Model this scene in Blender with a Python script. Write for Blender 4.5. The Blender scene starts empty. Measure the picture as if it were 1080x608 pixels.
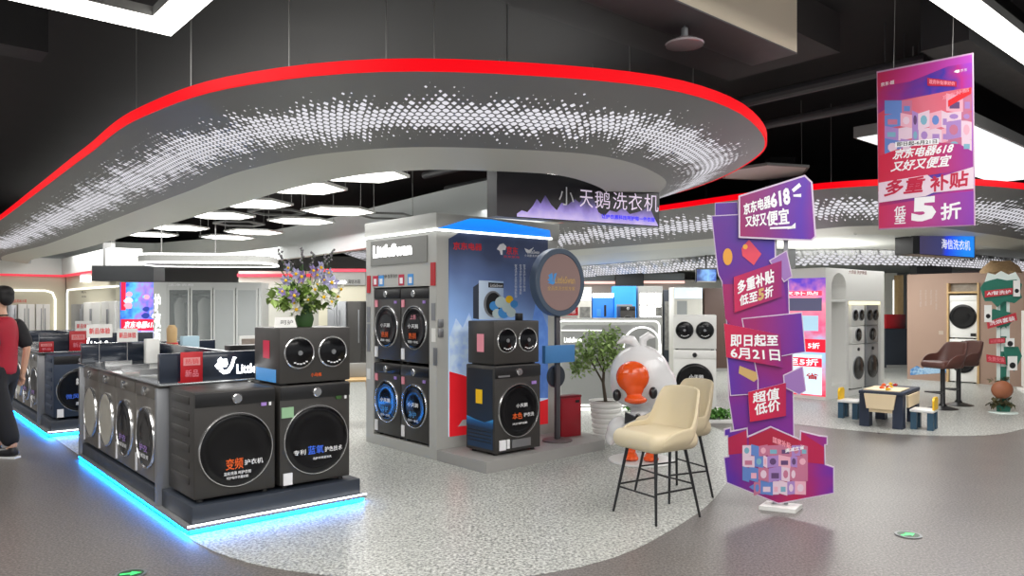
import bpy, bmesh, math, random
from mathutils import Vector, Matrix
R = math.radians
random.seed(7)
S = bpy.context.scene
COL = S.collection

# ------------------------------------------------------------------ camera, world, exposure
FPX, U0, V0, EYE = 790.0, 540.0, 322.0, 1.6
cam_d = bpy.data.cameras.new('camera'); cam = bpy.data.objects.new('camera', cam_d); COL.objects.link(cam)
cam.location = (0, 0, EYE); cam.rotation_euler = (R(90), 0, 0)
cam_d.sensor_width = 36; cam_d.lens = 36 * FPX / 1080; cam_d.shift_y = 18 / 1080
cam_d.clip_end = 200
S.camera = cam
world = bpy.data.worlds.new('world'); S.world = world; world.use_nodes = True
world.node_tree.nodes['Background'].inputs[0].default_value = (0.95, 0.97, 1.0, 1)
world.node_tree.nodes['Background'].inputs[1].default_value = 0.6
S.view_settings.view_transform = 'Standard'; S.view_settings.look = 'None'
S.view_settings.gamma = 1; S.view_settings.use_curve_mapping = False
S.view_settings.exposure = 0.0

# the shop's own axes: a runs to the right and back, b to the left and back
TH = R(41.0); CA, SA = math.cos(TH), math.sin(TH)
def W(a, b, z=0): return (CA * a - SA * b, SA * a + CA * b, z)
def G(u, v, z=0):                                   # point on the level z that shows at u, v
    d = (EYE - z) * FPX / (v - V0); return ((u - U0) * d / FPX, d, z)
FB = TH                                             # facing down b (front-right)
FA = TH - R(90)                                     # facing down a (front-left)

def area(name, loc, sx, sy, power, col=(1, 1, 1), rot=(0, 0, 0)):
    l = bpy.data.lights.new(name, 'AREA'); l.shape = 'RECTANGLE'; l.size = sx; l.size_y = sy
    l.energy = power; l.color = col
    o = bpy.data.objects.new(name, l); o.location = loc; o.rotation_euler = rot; COL.objects.link(o); return o
LIGHT = 1.35
area('frame_light_left', W(0.4, 5.2, 3.83), 2.9, 2.6, 105 * LIGHT, (1, .97, .93), (0, 0, TH))
area('frame_light_right', W(5.5, 0.9, 3.83), 6.5, 2.4, 170 * LIGHT, (1, .97, .94), (0, 0, TH))
area('panel_light_right', W(11.5, 3.5, 3.55), 5.0, 1.0, 150 * LIGHT, (1, .98, .96), (0, 0, TH))
area('canopy_light_near', W(5.6, 8.2, 3.17), 4.5, 3.0, 120 * LIGHT, (1, .99, .97), (0, 0, TH))
area('canopy_light_mid', W(5.6, 14.5, 3.17), 5.0, 5.5, 200 * LIGHT, (1, .99, .97), (0, 0, TH))
area('canopy_light_far', W(6.0, 22.0, 3.17), 5.0, 5.5, 330 * LIGHT, (1, .99, .97), (0, 0, TH))
area('right_hall_light', W(14.5, 7.5, 2.72), 4.0, 4.0, 190 * LIGHT, (1, .99, .97), (0, 0, TH))
area('right_hall_light', W(15.5, 13.5, 2.72), 5.0, 5.0, 230 * LIGHT, (1, .99, .97), (0, 0, TH))
area('aisle_fill', (-1.0, -2.2, 3.9), 7.0, 2.0, 330 * LIGHT, (1, .97, .93))  # unseen fill, added to brighten the fronts that face the camera
area('aisle_fill', (7.5, -1.5, 3.9), 5.0, 2.0, 160 * LIGHT, (1, .97, .93), (0, 0, TH))  # second added fill, also out of view
area('left_hall_light', W(-1.5, 14, 3.83), 3.0, 6.0, 260 * LIGHT, (1, .98, .95), (0, 0, TH))

# ------------------------------------------------------------------ helpers
def lin(c): 
    return tuple(((x / 255) / 12.92 if x / 255 <= .04045 else ((x / 255 + .055) / 1.055) ** 2.4) for x in c[:3]) + (1,)
MATS = {}
def mat(name, c, rough=.5, metal=0.0, emit=0.0, alpha=1.0, coat=0.0, trans=0.0, noise=0.0, ns=8.0, spec=.5):
    if name in MATS: return MATS[name]
    m = bpy.data.materials.new(name); m.use_nodes = True; MATS[name] = m
    nt = m.node_tree; b = nt.nodes['Principled BSDF']; L = lin(c)
    b.inputs['Base Color'].default_value = L; b.inputs['Roughness'].default_value = rough
    b.inputs['Metallic'].default_value = metal; b.inputs['Coat Weight'].default_value = coat
    b.inputs['Specular IOR Level'].default_value = spec
    b.inputs['Transmission Weight'].default_value = trans; b.inputs['Alpha'].default_value = alpha
    if emit: 
        b.inputs['Emission Color'].default_value = L; b.inputs['Emission Strength'].default_value = emit
    tc = nt.nodes.new('ShaderNodeTexCoord'); n = nt.nodes.new('ShaderNodeTexNoise'); n.inputs['Scale'].default_value = ns
    nt.links.new(tc.outputs['Object'], n.inputs['Vector'])
    mr = nt.nodes.new('ShaderNodeMapRange'); mr.inputs['To Min'].default_value = max(0, rough - .05); mr.inputs['To Max'].default_value = min(1, rough + .05)
    nt.links.new(n.outputs['Fac'], mr.inputs['Value']); nt.links.new(mr.outputs['Result'], b.inputs['Roughness'])
    if noise:
        mx = nt.nodes.new('ShaderNodeMix'); mx.data_type = 'RGBA'
        mx.inputs[6].default_value = tuple(x * (1 - noise) for x in L[:3]) + (1,)
        mx.inputs[7].default_value = tuple(min(1, x * (1 + noise)) for x in L[:3]) + (1,)
        nt.links.new(n.outputs['Fac'], mx.inputs[0]); nt.links.new(mx.outputs[2], b.inputs['Base Color'])
    return m
def gradmat(name, stops, axis='Z', lo=0.0, hi=1.0, emit=0.0, rough=.4, wob=.15, ns=2.0, skew=0.0):
    """a printed colour blend along one of the thing's own axes"""
    if name in MATS: return MATS[name]
    m = bpy.data.materials.new(name); m.use_nodes = True; MATS[name] = m
    nt = m.node_tree; N = nt.nodes; b = N['Principled BSDF']; b.inputs['Roughness'].default_value = rough
    tc = N.new('ShaderNodeTexCoord'); sp = N.new('ShaderNodeSeparateXYZ'); nt.links.new(tc.outputs['Object'], sp.inputs[0])
    n = N.new('ShaderNodeTexNoise'); n.inputs['Scale'].default_value = ns; nt.links.new(tc.outputs['Object'], n.inputs['Vector'])
    mr = N.new('ShaderNodeMapRange'); mr.inputs['From Min'].default_value = lo; mr.inputs['From Max'].default_value = hi
    src = sp.outputs[axis]
    if skew:
        k = N.new('ShaderNodeMath'); k.operation = 'MULTIPLY_ADD'; k.inputs[1].default_value = skew
        nt.links.new(sp.outputs['X'], k.inputs[0]); nt.links.new(src, k.inputs[2]); src = k.outputs[0]
    nt.links.new(src, mr.inputs['Value'])
    ad = N.new('ShaderNodeMath'); ad.operation = 'MULTIPLY_ADD'; ad.inputs[1].default_value = wob
    nt.links.new(n.outputs['Fac'], ad.inputs[0]); nt.links.new(mr.outputs['Result'], ad.inputs[2])
    sb = N.new('ShaderNodeMath'); sb.operation = 'SUBTRACT'; sb.inputs[1].default_value = wob / 2; nt.links.new(ad.outputs[0], sb.inputs[0])
    cr = N.new('ShaderNodeValToRGB'); e = cr.color_ramp.elements
    while len(e) < len(stops): e.new(.5)
    for i, (p, c) in enumerate(stops): e[i].position = p; e[i].color = lin(c)
    nt.links.new(sb.outputs[0], cr.inputs[0]); nt.links.new(cr.outputs[0], b.inputs['Base Color'])
    if emit: nt.links.new(cr.outputs[0], b.inputs['Emission Color']); b.inputs['Emission Strength'].default_value = emit
    return m
def terrazzo(name, c0, c1, c2, scale, rough):
    m = bpy.data.materials.new(name); m.use_nodes = True; nt = m.node_tree; N = nt.nodes; b = N['Principled BSDF']
    tc = N.new('ShaderNodeTexCoord'); n = N.new('ShaderNodeTexNoise'); n.inputs['Scale'].default_value = scale; n.inputs['Detail'].default_value = 3
    n.inputs['Roughness'].default_value = .7
    nt.links.new(tc.outputs['Object'], n.inputs['Vector'])
    cr = N.new('ShaderNodeValToRGB'); e = cr.color_ramp.elements; e.new(.5)
    e[0].position = .36; e[1].position = .5; e[2].position = .64
    e[0].color = lin(c0); e[1].color = lin(c1); e[2].color = lin(c2)
    nt.links.new(n.outputs['Fac'], cr.inputs[0])
    n2 = N.new('ShaderNodeTexNoise'); n2.inputs['Scale'].default_value = .9; n2.inputs['Detail'].default_value = 4; nt.links.new(tc.outputs['Object'], n2.inputs['Vector'])
    mr = N.new('ShaderNodeMapRange'); mr.inputs['To Min'].default_value = rough - .07; mr.inputs['To Max'].default_value = rough + .08
    nt.links.new(n2.outputs['Fac'], mr.inputs['Value']); nt.links.new(mr.outputs['Result'], b.inputs['Roughness'])
    nt.links.new(cr.outputs[0], b.inputs['Base Color']); return m
def perforated(name, base, glow, strength, c=.58, hw=.34, p=.072, nz_=1.5):
    """sheet metal with a cloud of small holes that a light behind shines through"""
    m = bpy.data.materials.new(name); m.use_nodes = True; nt = m.node_tree; N = nt.nodes; L = nt.links
    b = N['Principled BSDF']; b.inputs['Base Color'].default_value = lin(base); b.inputs['Roughness'].default_value = .42
    uv = N.new('ShaderNodeUVMap'); sp = N.new('ShaderNodeSeparateXYZ'); L.new(uv.outputs[0], sp.inputs[0])
    def M(op, x, y=None, z=None):
        k = N.new('ShaderNodeMath'); k.operation = op
        for i, q in enumerate((x, y, z)):
            if q is None: continue
            if isinstance(q, (int, float)): k.inputs[i].default_value = q
            else: L.new(q, k.inputs[i])
        return k.outputs[0]
    x = M('DIVIDE', sp.outputs[0], p); y = M('DIVIDE', sp.outputs[1], p * .72)
    row = M('FLOOR', y); xo = M('MULTIPLY_ADD', M('FLOORED_MODULO', row, 2.0), .5, x)
    fx = M('ABSOLUTE', M('SUBTRACT', M('FRACT', xo), .5)); fy = M('SUBTRACT', M('FRACT', y), .5)
    cid = N.new('ShaderNodeCombineXYZ'); L.new(M('FLOOR', xo), cid.inputs[0]); L.new(row, cid.inputs[1])
    wn = N.new('ShaderNodeTexWhiteNoise'); L.new(cid.outputs[0], wn.inputs['Vector'])
    nz = N.new('ShaderNodeTexNoise'); nz.inputs['Scale'].default_value = 2.2; L.new(uv.outputs[0], nz.inputs['Vector'])
    dens = M('SUBTRACT', 1.0, M('DIVIDE', M('ABSOLUTE', M('SUBTRACT', sp.outputs[1], c)), hw))
    s1 = M('MULTIPLY_ADD', M('SUBTRACT', nz.outputs[0], .5), nz_, dens)
    s2 = M('MULTIPLY_ADD', M('SUBTRACT', wn.outputs[0], .5), .55, s1)
    sz = M('MULTIPLY', M('MINIMUM', M('MAXIMUM', M('MULTIPLY', s2, 1.35), 0.0), 1.0), .47)
    tri = M('ADD', fx, M('MULTIPLY', M('ABSOLUTE', fy), .62))          # lozenge-shaped hole
    mask = M('LESS_THAN', tri, sz)
    em = N.new('ShaderNodeEmission'); em.inputs[0].default_value = lin(glow); em.inputs[1].default_value = strength
    mx = N.new('ShaderNodeMixShader'); L.new(mask, mx.inputs[0]); L.new(b.outputs[0], mx.inputs[1]); L.new(em.outputs[0], mx.inputs[2])
    L.new(mx.outputs[0], N['Material Output'].inputs[0]); return m

def thing(name, label, cat, loc=(0, 0, 0), rotz=0.0, group=None, kind=None):
    o = bpy.data.objects.new(name, None); COL.objects.link(o); o.location = loc; o.rotation_euler = (0, 0, rotz)
    o.empty_display_size = .1
    o['label'] = label; o['category'] = cat
    if group: o['group'] = group
    if kind: o['kind'] = kind
    return o
def tag(o, label, cat, group=None):
    o['label'] = label; o['category'] = cat
    if group: o['group'] = group
    return o
def obj(name, bm, m, parent=None, smooth=True, loc=None, rotz=None, rot=None):
    me = bpy.data.meshes.new(name)
    bmesh.ops.recalc_face_normals(bm, faces=bm.faces[:])
    if smooth:
        for f in bm.faces: f.smooth = True
        for e in bm.edges:
            if len(e.link_faces) == 2: e.smooth = e.calc_face_angle(0) < .6
    bm.to_mesh(me); bm.free()
    for k in (m if isinstance(m, (list, tuple)) else [m]): me.materials.append(k)
    o = bpy.data.objects.new(name, me); COL.objects.link(o)
    if parent is not None: o.parent = parent
    if loc is not None: o.location = loc
    if rotz is not None: o.rotation_euler = (0, 0, rotz)
    if rot is not None: o.rotation_euler = rot
    return o
def struct(name, bm, m, **k):
    o = obj(name, bm, m, **k); o['kind'] = 'structure'; return o
def BM(): return bmesh.new()
def merge(bm, t, mtx=None, mi=0):
    vm = {}
    for v in t.verts: vm[v] = bm.verts.new(mtx @ v.co if mtx else v.co)
    for f in t.faces:
        try:
            g = bm.faces.new([vm[v] for v in f.verts]); g.material_index = mi
        except ValueError: pass
    t.free()
def box(bm, x0, x1, y0, y1, z0, z1, bev=0.0, mi=0, seg=2, mtx=None):
    t = bmesh.new(); bmesh.ops.create_cube(t, size=1)
    for v in t.verts:
        v.co = Vector(((x0 + x1) / 2 + v.co.x * (x1 - x0), (y0 + y1) / 2 + v.co.y * (y1 - y0), (z0 + z1) / 2 + v.co.z * (z1 - z0)))
    if bev: bmesh.ops.bevel(t, geom=t.edges[:], offset=bev, segments=seg, profile=.5, affect='EDGES')
    merge(bm, t, mtx, mi); return bm
def prism(bm, pts, y0, y1, mi=0, mtx=None):
    """outline in x, z pushed through from y0 to y1"""
    t = bmesh.new()
    a = [t.verts.new((x, y0, z)) for x, z in pts]; b = [t.verts.new((x, y1, z)) for x, z in pts]; n = len(pts)
    t.faces.new(a); t.faces.new(b[::-1])
    for i in range(n): t.faces.new((a[i], b[i], b[(i + 1) % n], a[(i + 1) % n]))
    merge(bm, t, mtx, mi); return bm
def slab(bm, pts, z0, z1, mi=0):
    """outline in x, y pushed from z0 to z1"""
    a = [bm.verts.new((x, y, z0)) for x, y in pts]; b = [bm.verts.new((x, y, z1)) for x, y in pts]; n = len(pts)
    fs = [bm.faces.new(a[::-1]), bm.faces.new(b)]
    for i in range(n): fs.append(bm.faces.new((a[i], a[(i + 1) % n], b[(i + 1) % n], b[i])))
    for f in fs: f.material_index = mi
    return bm
def lathe(bm, prof, axis='Z', o=(0, 0, 0), n=32, mi=0, sx=1, sy=1):
    """profile of (radius, height) swept round an axis through o"""
    rings = []
    def P(r, h, t):
        c, s = math.cos(t) * r * sx, math.sin(t) * r * sy
        if axis == 'Z': return (o[0] + c, o[1] + s, o[2] + h)
        if axis == 'Y': return (o[0] + c, o[1] - h, o[2] + s)
        return (o[0] + h, o[1] + c, o[2] + s)
    for r, h in prof:
        if r < 1e-5: rings.append([bm.verts.new(P(0, h, 0))])
        else: rings.append([bm.verts.new(P(r, h, 2 * math.pi * i / n)) for i in range(n)])
    for A, B in zip(rings, rings[1:]):
        for i in range(n):
            j = (i + 1) % n
            q = [A[i % len(A)], A[j % len(A)], B[j % len(B)], B[i % len(B)]]
            q2 = []
            for v in q:
                if v not in q2: q2.append(v)
            if len(q2) > 2:
                f = bm.faces.new(q2); f.material_index = mi
    return bm
def torus(bm, R0, r, axis='Y', o=(0, 0, 0), n=48, k=8, mi=0, sx=1, sy=1):
    prof = [(R0 + r * math.cos(2 * math.pi * i / k), r * math.sin(2 * math.pi * i / k)) for i in range(k + 1)]
    return lathe(bm, prof, axis, o, n, mi, sx, sy)
def tube(bm, pts, r, n=8, cap=True, mi=0, closed=False):
    P = [Vector(p) for p in pts]; rings = []
    rr = r if isinstance(r, (list, tuple)) else [r] * len(P)
    up = None
    for i, p in enumerate(P):
        if closed: d = (P[(i + 1) % len(P)] - P[i - 1]).normalized()
        else: d = (P[min(i + 1, len(P) - 1)] - P[max(i - 1, 0)]).normalized()
        if up is None: up = Vector((0, 0, 1)) if abs(d.z) < .9 else Vector((1, 0, 0))
        s = d.cross(up).normalized(); t = s.cross(d).normalized(); up = t
        rings.append([bm.verts.new(p + (s * math.cos(2 * math.pi * k / n) + t * math.sin(2 * math.pi * k / n)) * rr[i]) for k in range(n)])
    pairs = list(zip(rings, rings[1:])) + ([(rings[-1], rings[0])] if closed else [])
    for A, B in pairs:
        for k in range(n):
            f = bm.faces.new((A[k], A[(k + 1) % n], B[(k + 1) % n], B[k])); f.material_index = mi
    if cap and not closed:
        bm.faces.new(rings[0][::-1]).material_index = mi; bm.faces.new(rings[-1]).material_index = mi
    return bm
def ball(bm, c, r, n=16, mi=0, mtx=None):
    t = bmesh.new(); bmesh.ops.create_uvsphere(t, u_segments=n, v_segments=max(6, n // 2), radius=1)
    if isinstance(r, (int, float)): r = (r, r, r)
    for v in t.verts: v.co = Vector((v.co.x * r[0], v.co.y * r[1], v.co.z * r[2]))
    m = Matrix.Translation(Vector(c)) @ (mtx if mtx else Matrix.Identity(4))
    merge(bm, t, m, mi); return bm
def blob(name, balls, m, parent=None, voxel=.02, smooth=8, **k):
    """several rounded volumes grown into one skin"""
    bm = BM()
    for c in balls: ball(bm, c[0], c[1], 20, mtx=c[2] if len(c) > 2 else None)
    o = obj(name, bm, m, parent, **k)
    r = o.modifiers.new('skin', 'REMESH'); r.mode = 'VOXEL'; r.voxel_size = voxel; r.use_smooth_shade = True
    s = o.modifiers.new('soft', 'SMOOTH'); s.iterations = smooth; s.factor = .5
    return o

# ---- lettering
def glyphs(body, bold=0.0):
    cjk = any(ord(ch) > 0x2e80 for ch in body)
    if cjk: bold = 0.0
    c = bpy.data.curves.new('lettering', 'FONT'); c.body = body; c.size = 1; c.offset = bold; c.resolution_u = 2
    c.space_line = .95; c.align_x = 'CENTER'
    o = bpy.data.objects.new('lettering', c); COL.objects.link(o)
    bpy.context.view_layer.update()
    dg = bpy.context.evaluated_depsgraph_get()
    me = bpy.data.meshes.new_from_object(o.evaluated_get(dg))
    bpy.data.objects.remove(o); bpy.data.curves.remove(c)
    return me
def text(parent, body, quad, m, y=-.002, bold=0.0, name='lettering', plane='XZ', depth=0.0):
    """lettering fitted into the four corners bl, br, tr, tl of a face"""
    me = glyphs(body, bold)
    if not len(me.vertices): return None
    xs = [v.co.x for v in me.vertices]; ys = [v.co.y for v in me.vertices]
    x0, x1, y0, y1 = min(xs), max(xs), min(ys), max(ys)
    bl, br, tr, tl = [Vector((p[0], p[1])) for p in quad]
    for v in me.vertices:
        s = (v.co.x - x0) / max(1e-6, x1 - x0); t = (v.co.y - y0) / max(1e-6, y1 - y0)
        q = bl * (1 - s) * (1 - t) + br * s * (1 - t) + tr * s * t + tl * (1 - s) * t
        v.co = (q.x, y, q.y) if plane == 'XZ' else (q.x, q.y, y)
    if bold and any(ord(ch) > 0x2e80 for ch in body):        # dense characters: heavier strokes from copies set a hair apart
        b2 = bmesh.new(); b2.from_mesh(me); g0 = b2.verts[:] + b2.edges[:] + b2.faces[:]
        hh = (Vector(quad[3]) - Vector(quad[0])).length / (body.count('\n') + 1); k = hh * min(.05, bold * 1.5)
        for q, (dx, dz) in enumerate(((k, 0), (0, k), (k, k), (k * .5, -k * .4))):
            r = bmesh.ops.duplicate(b2, geom=g0)
            for v in r['geom']:
                if isinstance(v, bmesh.types.BMVert): v.co += Vector((dx, -.00003 * (q + 1), dz)) if plane == 'XZ' else Vector((dx, dz, 0))
        b2.to_mesh(me); b2.free()
    me.materials.clear(); me.materials.append(m); me.name = name
    o = bpy.data.objects.new(name, me); COL.objects.link(o); o.parent = parent
    if depth:
        sd = o.modifiers.new('depth', 'SOLIDIFY'); sd.thickness = depth; sd.offset = 0
    return o
def rq(x0, x1, z0, z1, sk=0.0): return [(x0, z0), (x1, z0), (x1 + sk, z1), (x0 + sk, z1)]
def face(o, y=0.0):
    """pixel of the photograph -> x, z on the upright plane y of thing o"""
    c, s = math.cos(o.rotation_euler.z), math.sin(o.rotation_euler.z); L = o.location.copy()
    def f(u, v):
        dx, dz = (u - U0) / FPX, (V0 - v) / FPX
        # ray (dx,1,dz)*t ; local y = -s*(X-Lx)+c*(Y-Ly) = y
        t = (y - s * L.x + c * L.y) / (-s * dx + c)
        X, Y, Z = dx * t, t, EYE + dz * t
        return (c * (X - L.x) + s * (Y - L.y), Z - L.z)
    return f
def quad(f, *p): return [f(*q) for q in p]
def flat(bm, pts, y, mi=0):
    g = bm.faces.new([bm.verts.new((x, y, z)) for x, z in pts]); g.material_index = mi; return g

def smooth_closed(pts, n=10):
    out = []; N = len(pts)
    for i in range(N):
        p0, p1, p2, p3 = [Vector(pts[(i + k) % N]) for k in (-1, 0, 1, 2)]
        d = (p2 - p1).length; m = max(2, min(40, int(d / .22)))
        # centripetal-ish tangents
        def tan(a, b, c):
            l1, l2 = (b - a).length, (c - b).length
            return ((b - a) / l1 * l2 + (c - b) / l2 * l1) / (l1 + l2)
        t1, t2 = tan(p0, p1, p2) * d, tan(p1, p2, p3) * d
        for k in range(m):
            t = k / m; h = t * t * t; q = t * t
            out.append(p1 * (2 * h - 3 * q + 1) + t1 * (h - 2 * q + t) + p2 * (-2 * h + 3 * q) + t2 * (h - q))
    return out
def offset(path, d):
    """closed path moved inwards (path runs anticlockwise seen from above)"""
    out = []; N = len(path)
    for i, p in enumerate(path):
        t = (path[(i + 2) % N] - path[i - 2]).normalized(); out.append(p + Vector((-t.y, t.x)) * d)
    return out

# ---- materials used all over
M = {}
M['graphite'] = mat('graphite', (60, 58, 56), .42, .2)
M['titanium'] = mat('titanium', (118, 113, 106), .36, .45)
M['navy_gloss'] = mat('navy_gloss', (34, 42, 56), .18, .1, coat=.3)
M['plinth'] = mat('plinth_dark', (46, 52, 62), .4)
M['black'] = mat('black_plastic', (22, 22, 24), .35)
M['black_glass'] = mat('black_glass', (14, 14, 16), .14, 0, spec=.35)
M['grey_glass'] = mat('grey_glass', (186, 182, 170), .35, .1)
M['chrome'] = mat('chrome', (205, 205, 205), .2, .9)
M['steel'] = mat('brushed_steel', (150, 152, 155), .38, .7)
M['kiosk'] = mat('kiosk_grey', (182, 182, 177), .55)
M['kiosk_dark'] = mat('kiosk_side', (150, 150, 147), .55)
M['white'] = mat('white_enamel', (232, 232, 228), .35)
M['offwhite'] = mat('off_white_wall', (206, 205, 196), .6, noise=.04)
M['cream'] = mat('cream_wall', (205, 200, 178), .6)
M['grey_wall'] = mat('grey_wall', (150, 154, 154), .7)
M['ink'] = mat('black_ink', (20, 20, 22), .6)
M['white_ink'] = mat('white_ink', (238, 238, 240), .6)
M['red'] = mat('red_plastic', (186, 26, 36), .4)
M['red_ink'] = mat('red_ink', (222, 34, 44), .5)
M['orange'] = mat('orange_ink', (232, 96, 28), .5)
M['yellow'] = mat('yellow_plastic', (246, 196, 20), .45)
M['blue_ink'] = mat('blue_ink', (60, 110, 235), .5)
M['cyan'] = mat('cyan_ink', (70, 150, 220), .5)
M['lilac'] = mat('lilac_print', (165, 130, 205), .5)
M['purple'] = mat('purple_print', (104, 40, 150), .45)
M['crimson'] = mat('crimson_print', (190, 28, 66), .45)
M['pink'] = mat('pink_print', (236, 150, 165), .5)
M['gold'] = mat('gold_ink', (205, 170, 110), .4, .3)
M['led_white'] = mat('led_white', (255, 255, 255), .5, emit=4)
M['led_soft'] = mat('led_soft', (250, 250, 245), .5, emit=1.4)
M['led_blue'] = mat('led_blue', (4, 140, 255), .5, emit=50)
M['navy_body'] = mat('navy_body', (44, 58, 80), .4, .2)
M['led_line'] = mat('led_line', (255, 255, 252), .5, emit=1.5)
M['light_white'] = mat('lamp_white', (255, 253, 248), .5, emit=5)
M['light_red'] = mat('light_red', (255, 2, 20), .6, emit=.96)
M['light_red'].node_tree.nodes['Principled BSDF'].inputs['Base Color'].default_value = (.02, 0, .001, 1); M['light_red'].node_tree.nodes['Principled BSDF'].inputs['Specular IOR Level'].default_value = .1
M['lamp_frame'] = mat('lamp_frame_grey', (128, 128, 126), .5)
M['wood'] = mat('light_wood', (190, 158, 110), .55, noise=.15, ns=14)
M['mint'] = mat('mint_sticker', (150, 190, 150), .5)
M['glass'] = mat('clear_glass', (225, 232, 232), .04, alpha=.22, coat=.2)
M['leaf'] = mat('leaf_green', (86, 120, 52), .5, noise=.25, ns=9)
M['dark_leaf'] = mat('dark_leaf', (52, 88, 38), .5, noise=.25, ns=9)
# ------------------------------------------------------------------ the shell
def wpoly(ab): return [W(a, b)[:2] for a, b in ab]
bm = BM(); box(bm, -40, 40, -4, 48, -.2, 0); struct('floor', bm, terrazzo('floor_dark', (72, 69, 68), (104, 100, 97), (136, 131, 127), 62, .30))
lt = terrazzo('floor_light', (92, 95, 92), (170, 172, 167), (214, 216, 210), 48, .33)
z1 = smooth_closed(wpoly([(1.75, 25), (1.75, 18), (1.75, 12), (1.75, 9), (1.75, 7), (1.73, 5.9), (1.70, 5.2), (1.83, 4.52), (2.03, 4.13), (2.5, 3.55), (3.04, 3.24), (3.6, 3.15), (4.2, 3.24), (5.05, 3.47), (6.05, 3.9), (7.64, 4.75), (8.6, 6.0), (9.0, 8), (9.1, 10), (9.1, 25)]))
bm = BM(); slab(bm, [(p.x, p.y) for p in z1], .0005, .003); struct('floor_inlay_canopy', bm, lt, smooth=False)
z2 = smooth_closed(wpoly([(9.45, 22), (9.45, 8), (9.45, 5.2), (9.55, 4.3), (9.85, 3.6), (10.4, 3.12), (11.35, 2.95), (14, 2.9), (24, 2.9), (24, 22)]))
bm = BM(); slab(bm, [(p.x, p.y) for p in z2], .0005, .003); struct('floor_inlay_right', bm, lt, smooth=False)
bm = BM(); box(bm, -40, 40, -4, 48, 4.6, 4.75); struct('ceiling', bm, mat('ceiling_black', (44, 43, 44), .75, noise=.2, ns=1.5))
bm = BM(); box(bm, -40, 40, 46, 46.2, 0, 4.6); struct('wall_back', bm, M['grey_wall'])
# the boxed-in beam, the dark ceiling boards, services
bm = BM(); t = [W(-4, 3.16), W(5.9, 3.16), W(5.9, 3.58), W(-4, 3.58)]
slab(bm, [p[:2] for p in t], 3.712, 4.6); struct('trim_1', bm, mat('beam_beige', (214, 202, 180), .7, noise=.06, ns=1.2), smooth=False)
bm = BM(); slab(bm, [p[:2] for p in t], 3.70, 3.711); struct('trim_9', bm, mat('beam_board', (92, 90, 92), .6), smooth=False)  # beam underside: shade put into a darker grey layer
dk = mat('dark_board', (62, 58, 58), .7, noise=.25, ns=.8)
bm = BM(); slab(bm, wpoly([(6.2, -3), (16, -3), (16, 2.0), (6.2, 2.0)]), 4.3, 4.6); struct('trim_2', bm, dk, smooth=False)
bm = BM(); slab(bm, wpoly([(3.4, 3.6), (7.6, 3.6), (7.6, 4.9), (3.4, 4.9)]), 4.2, 4.6); struct('trim_3', bm, dk, smooth=False)
bm = BM(); slab(bm, wpoly([(-6, 8.6), (1.4, 8.6), (1.4, 9.0), (-6, 9.0)]), 4.1, 4.6); struct('trim_4', bm, mat('duct_black', (40, 40, 41), .6), smooth=False)
bm = BM(); slab(bm, wpoly([(7.4, 2.35), (16, 2.35), (16, 2.75), (7.4, 2.75)]), 3.95, 4.6); struct('trim_5', bm, mat('duct_black', (40, 40, 41), .6), smooth=False)
for k, (a, z, r) in enumerate(((8.7, 3.9, .05), (9.1, 3.98, .035), (8.2, 4.1, .07))):
    bm = BM(); tube(bm, [W(a, 3.0, z), W(a, 12, z)], r, 10)
    for b in (3.4, 6.5, 10):
        tube(bm, [W(a, b, z), W(a, b, 4.6)], .008, 6)
    o = struct('trim_%d' % (6 + k), bm, mat('pipe_dark', (70, 70, 72), .5))

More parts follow.
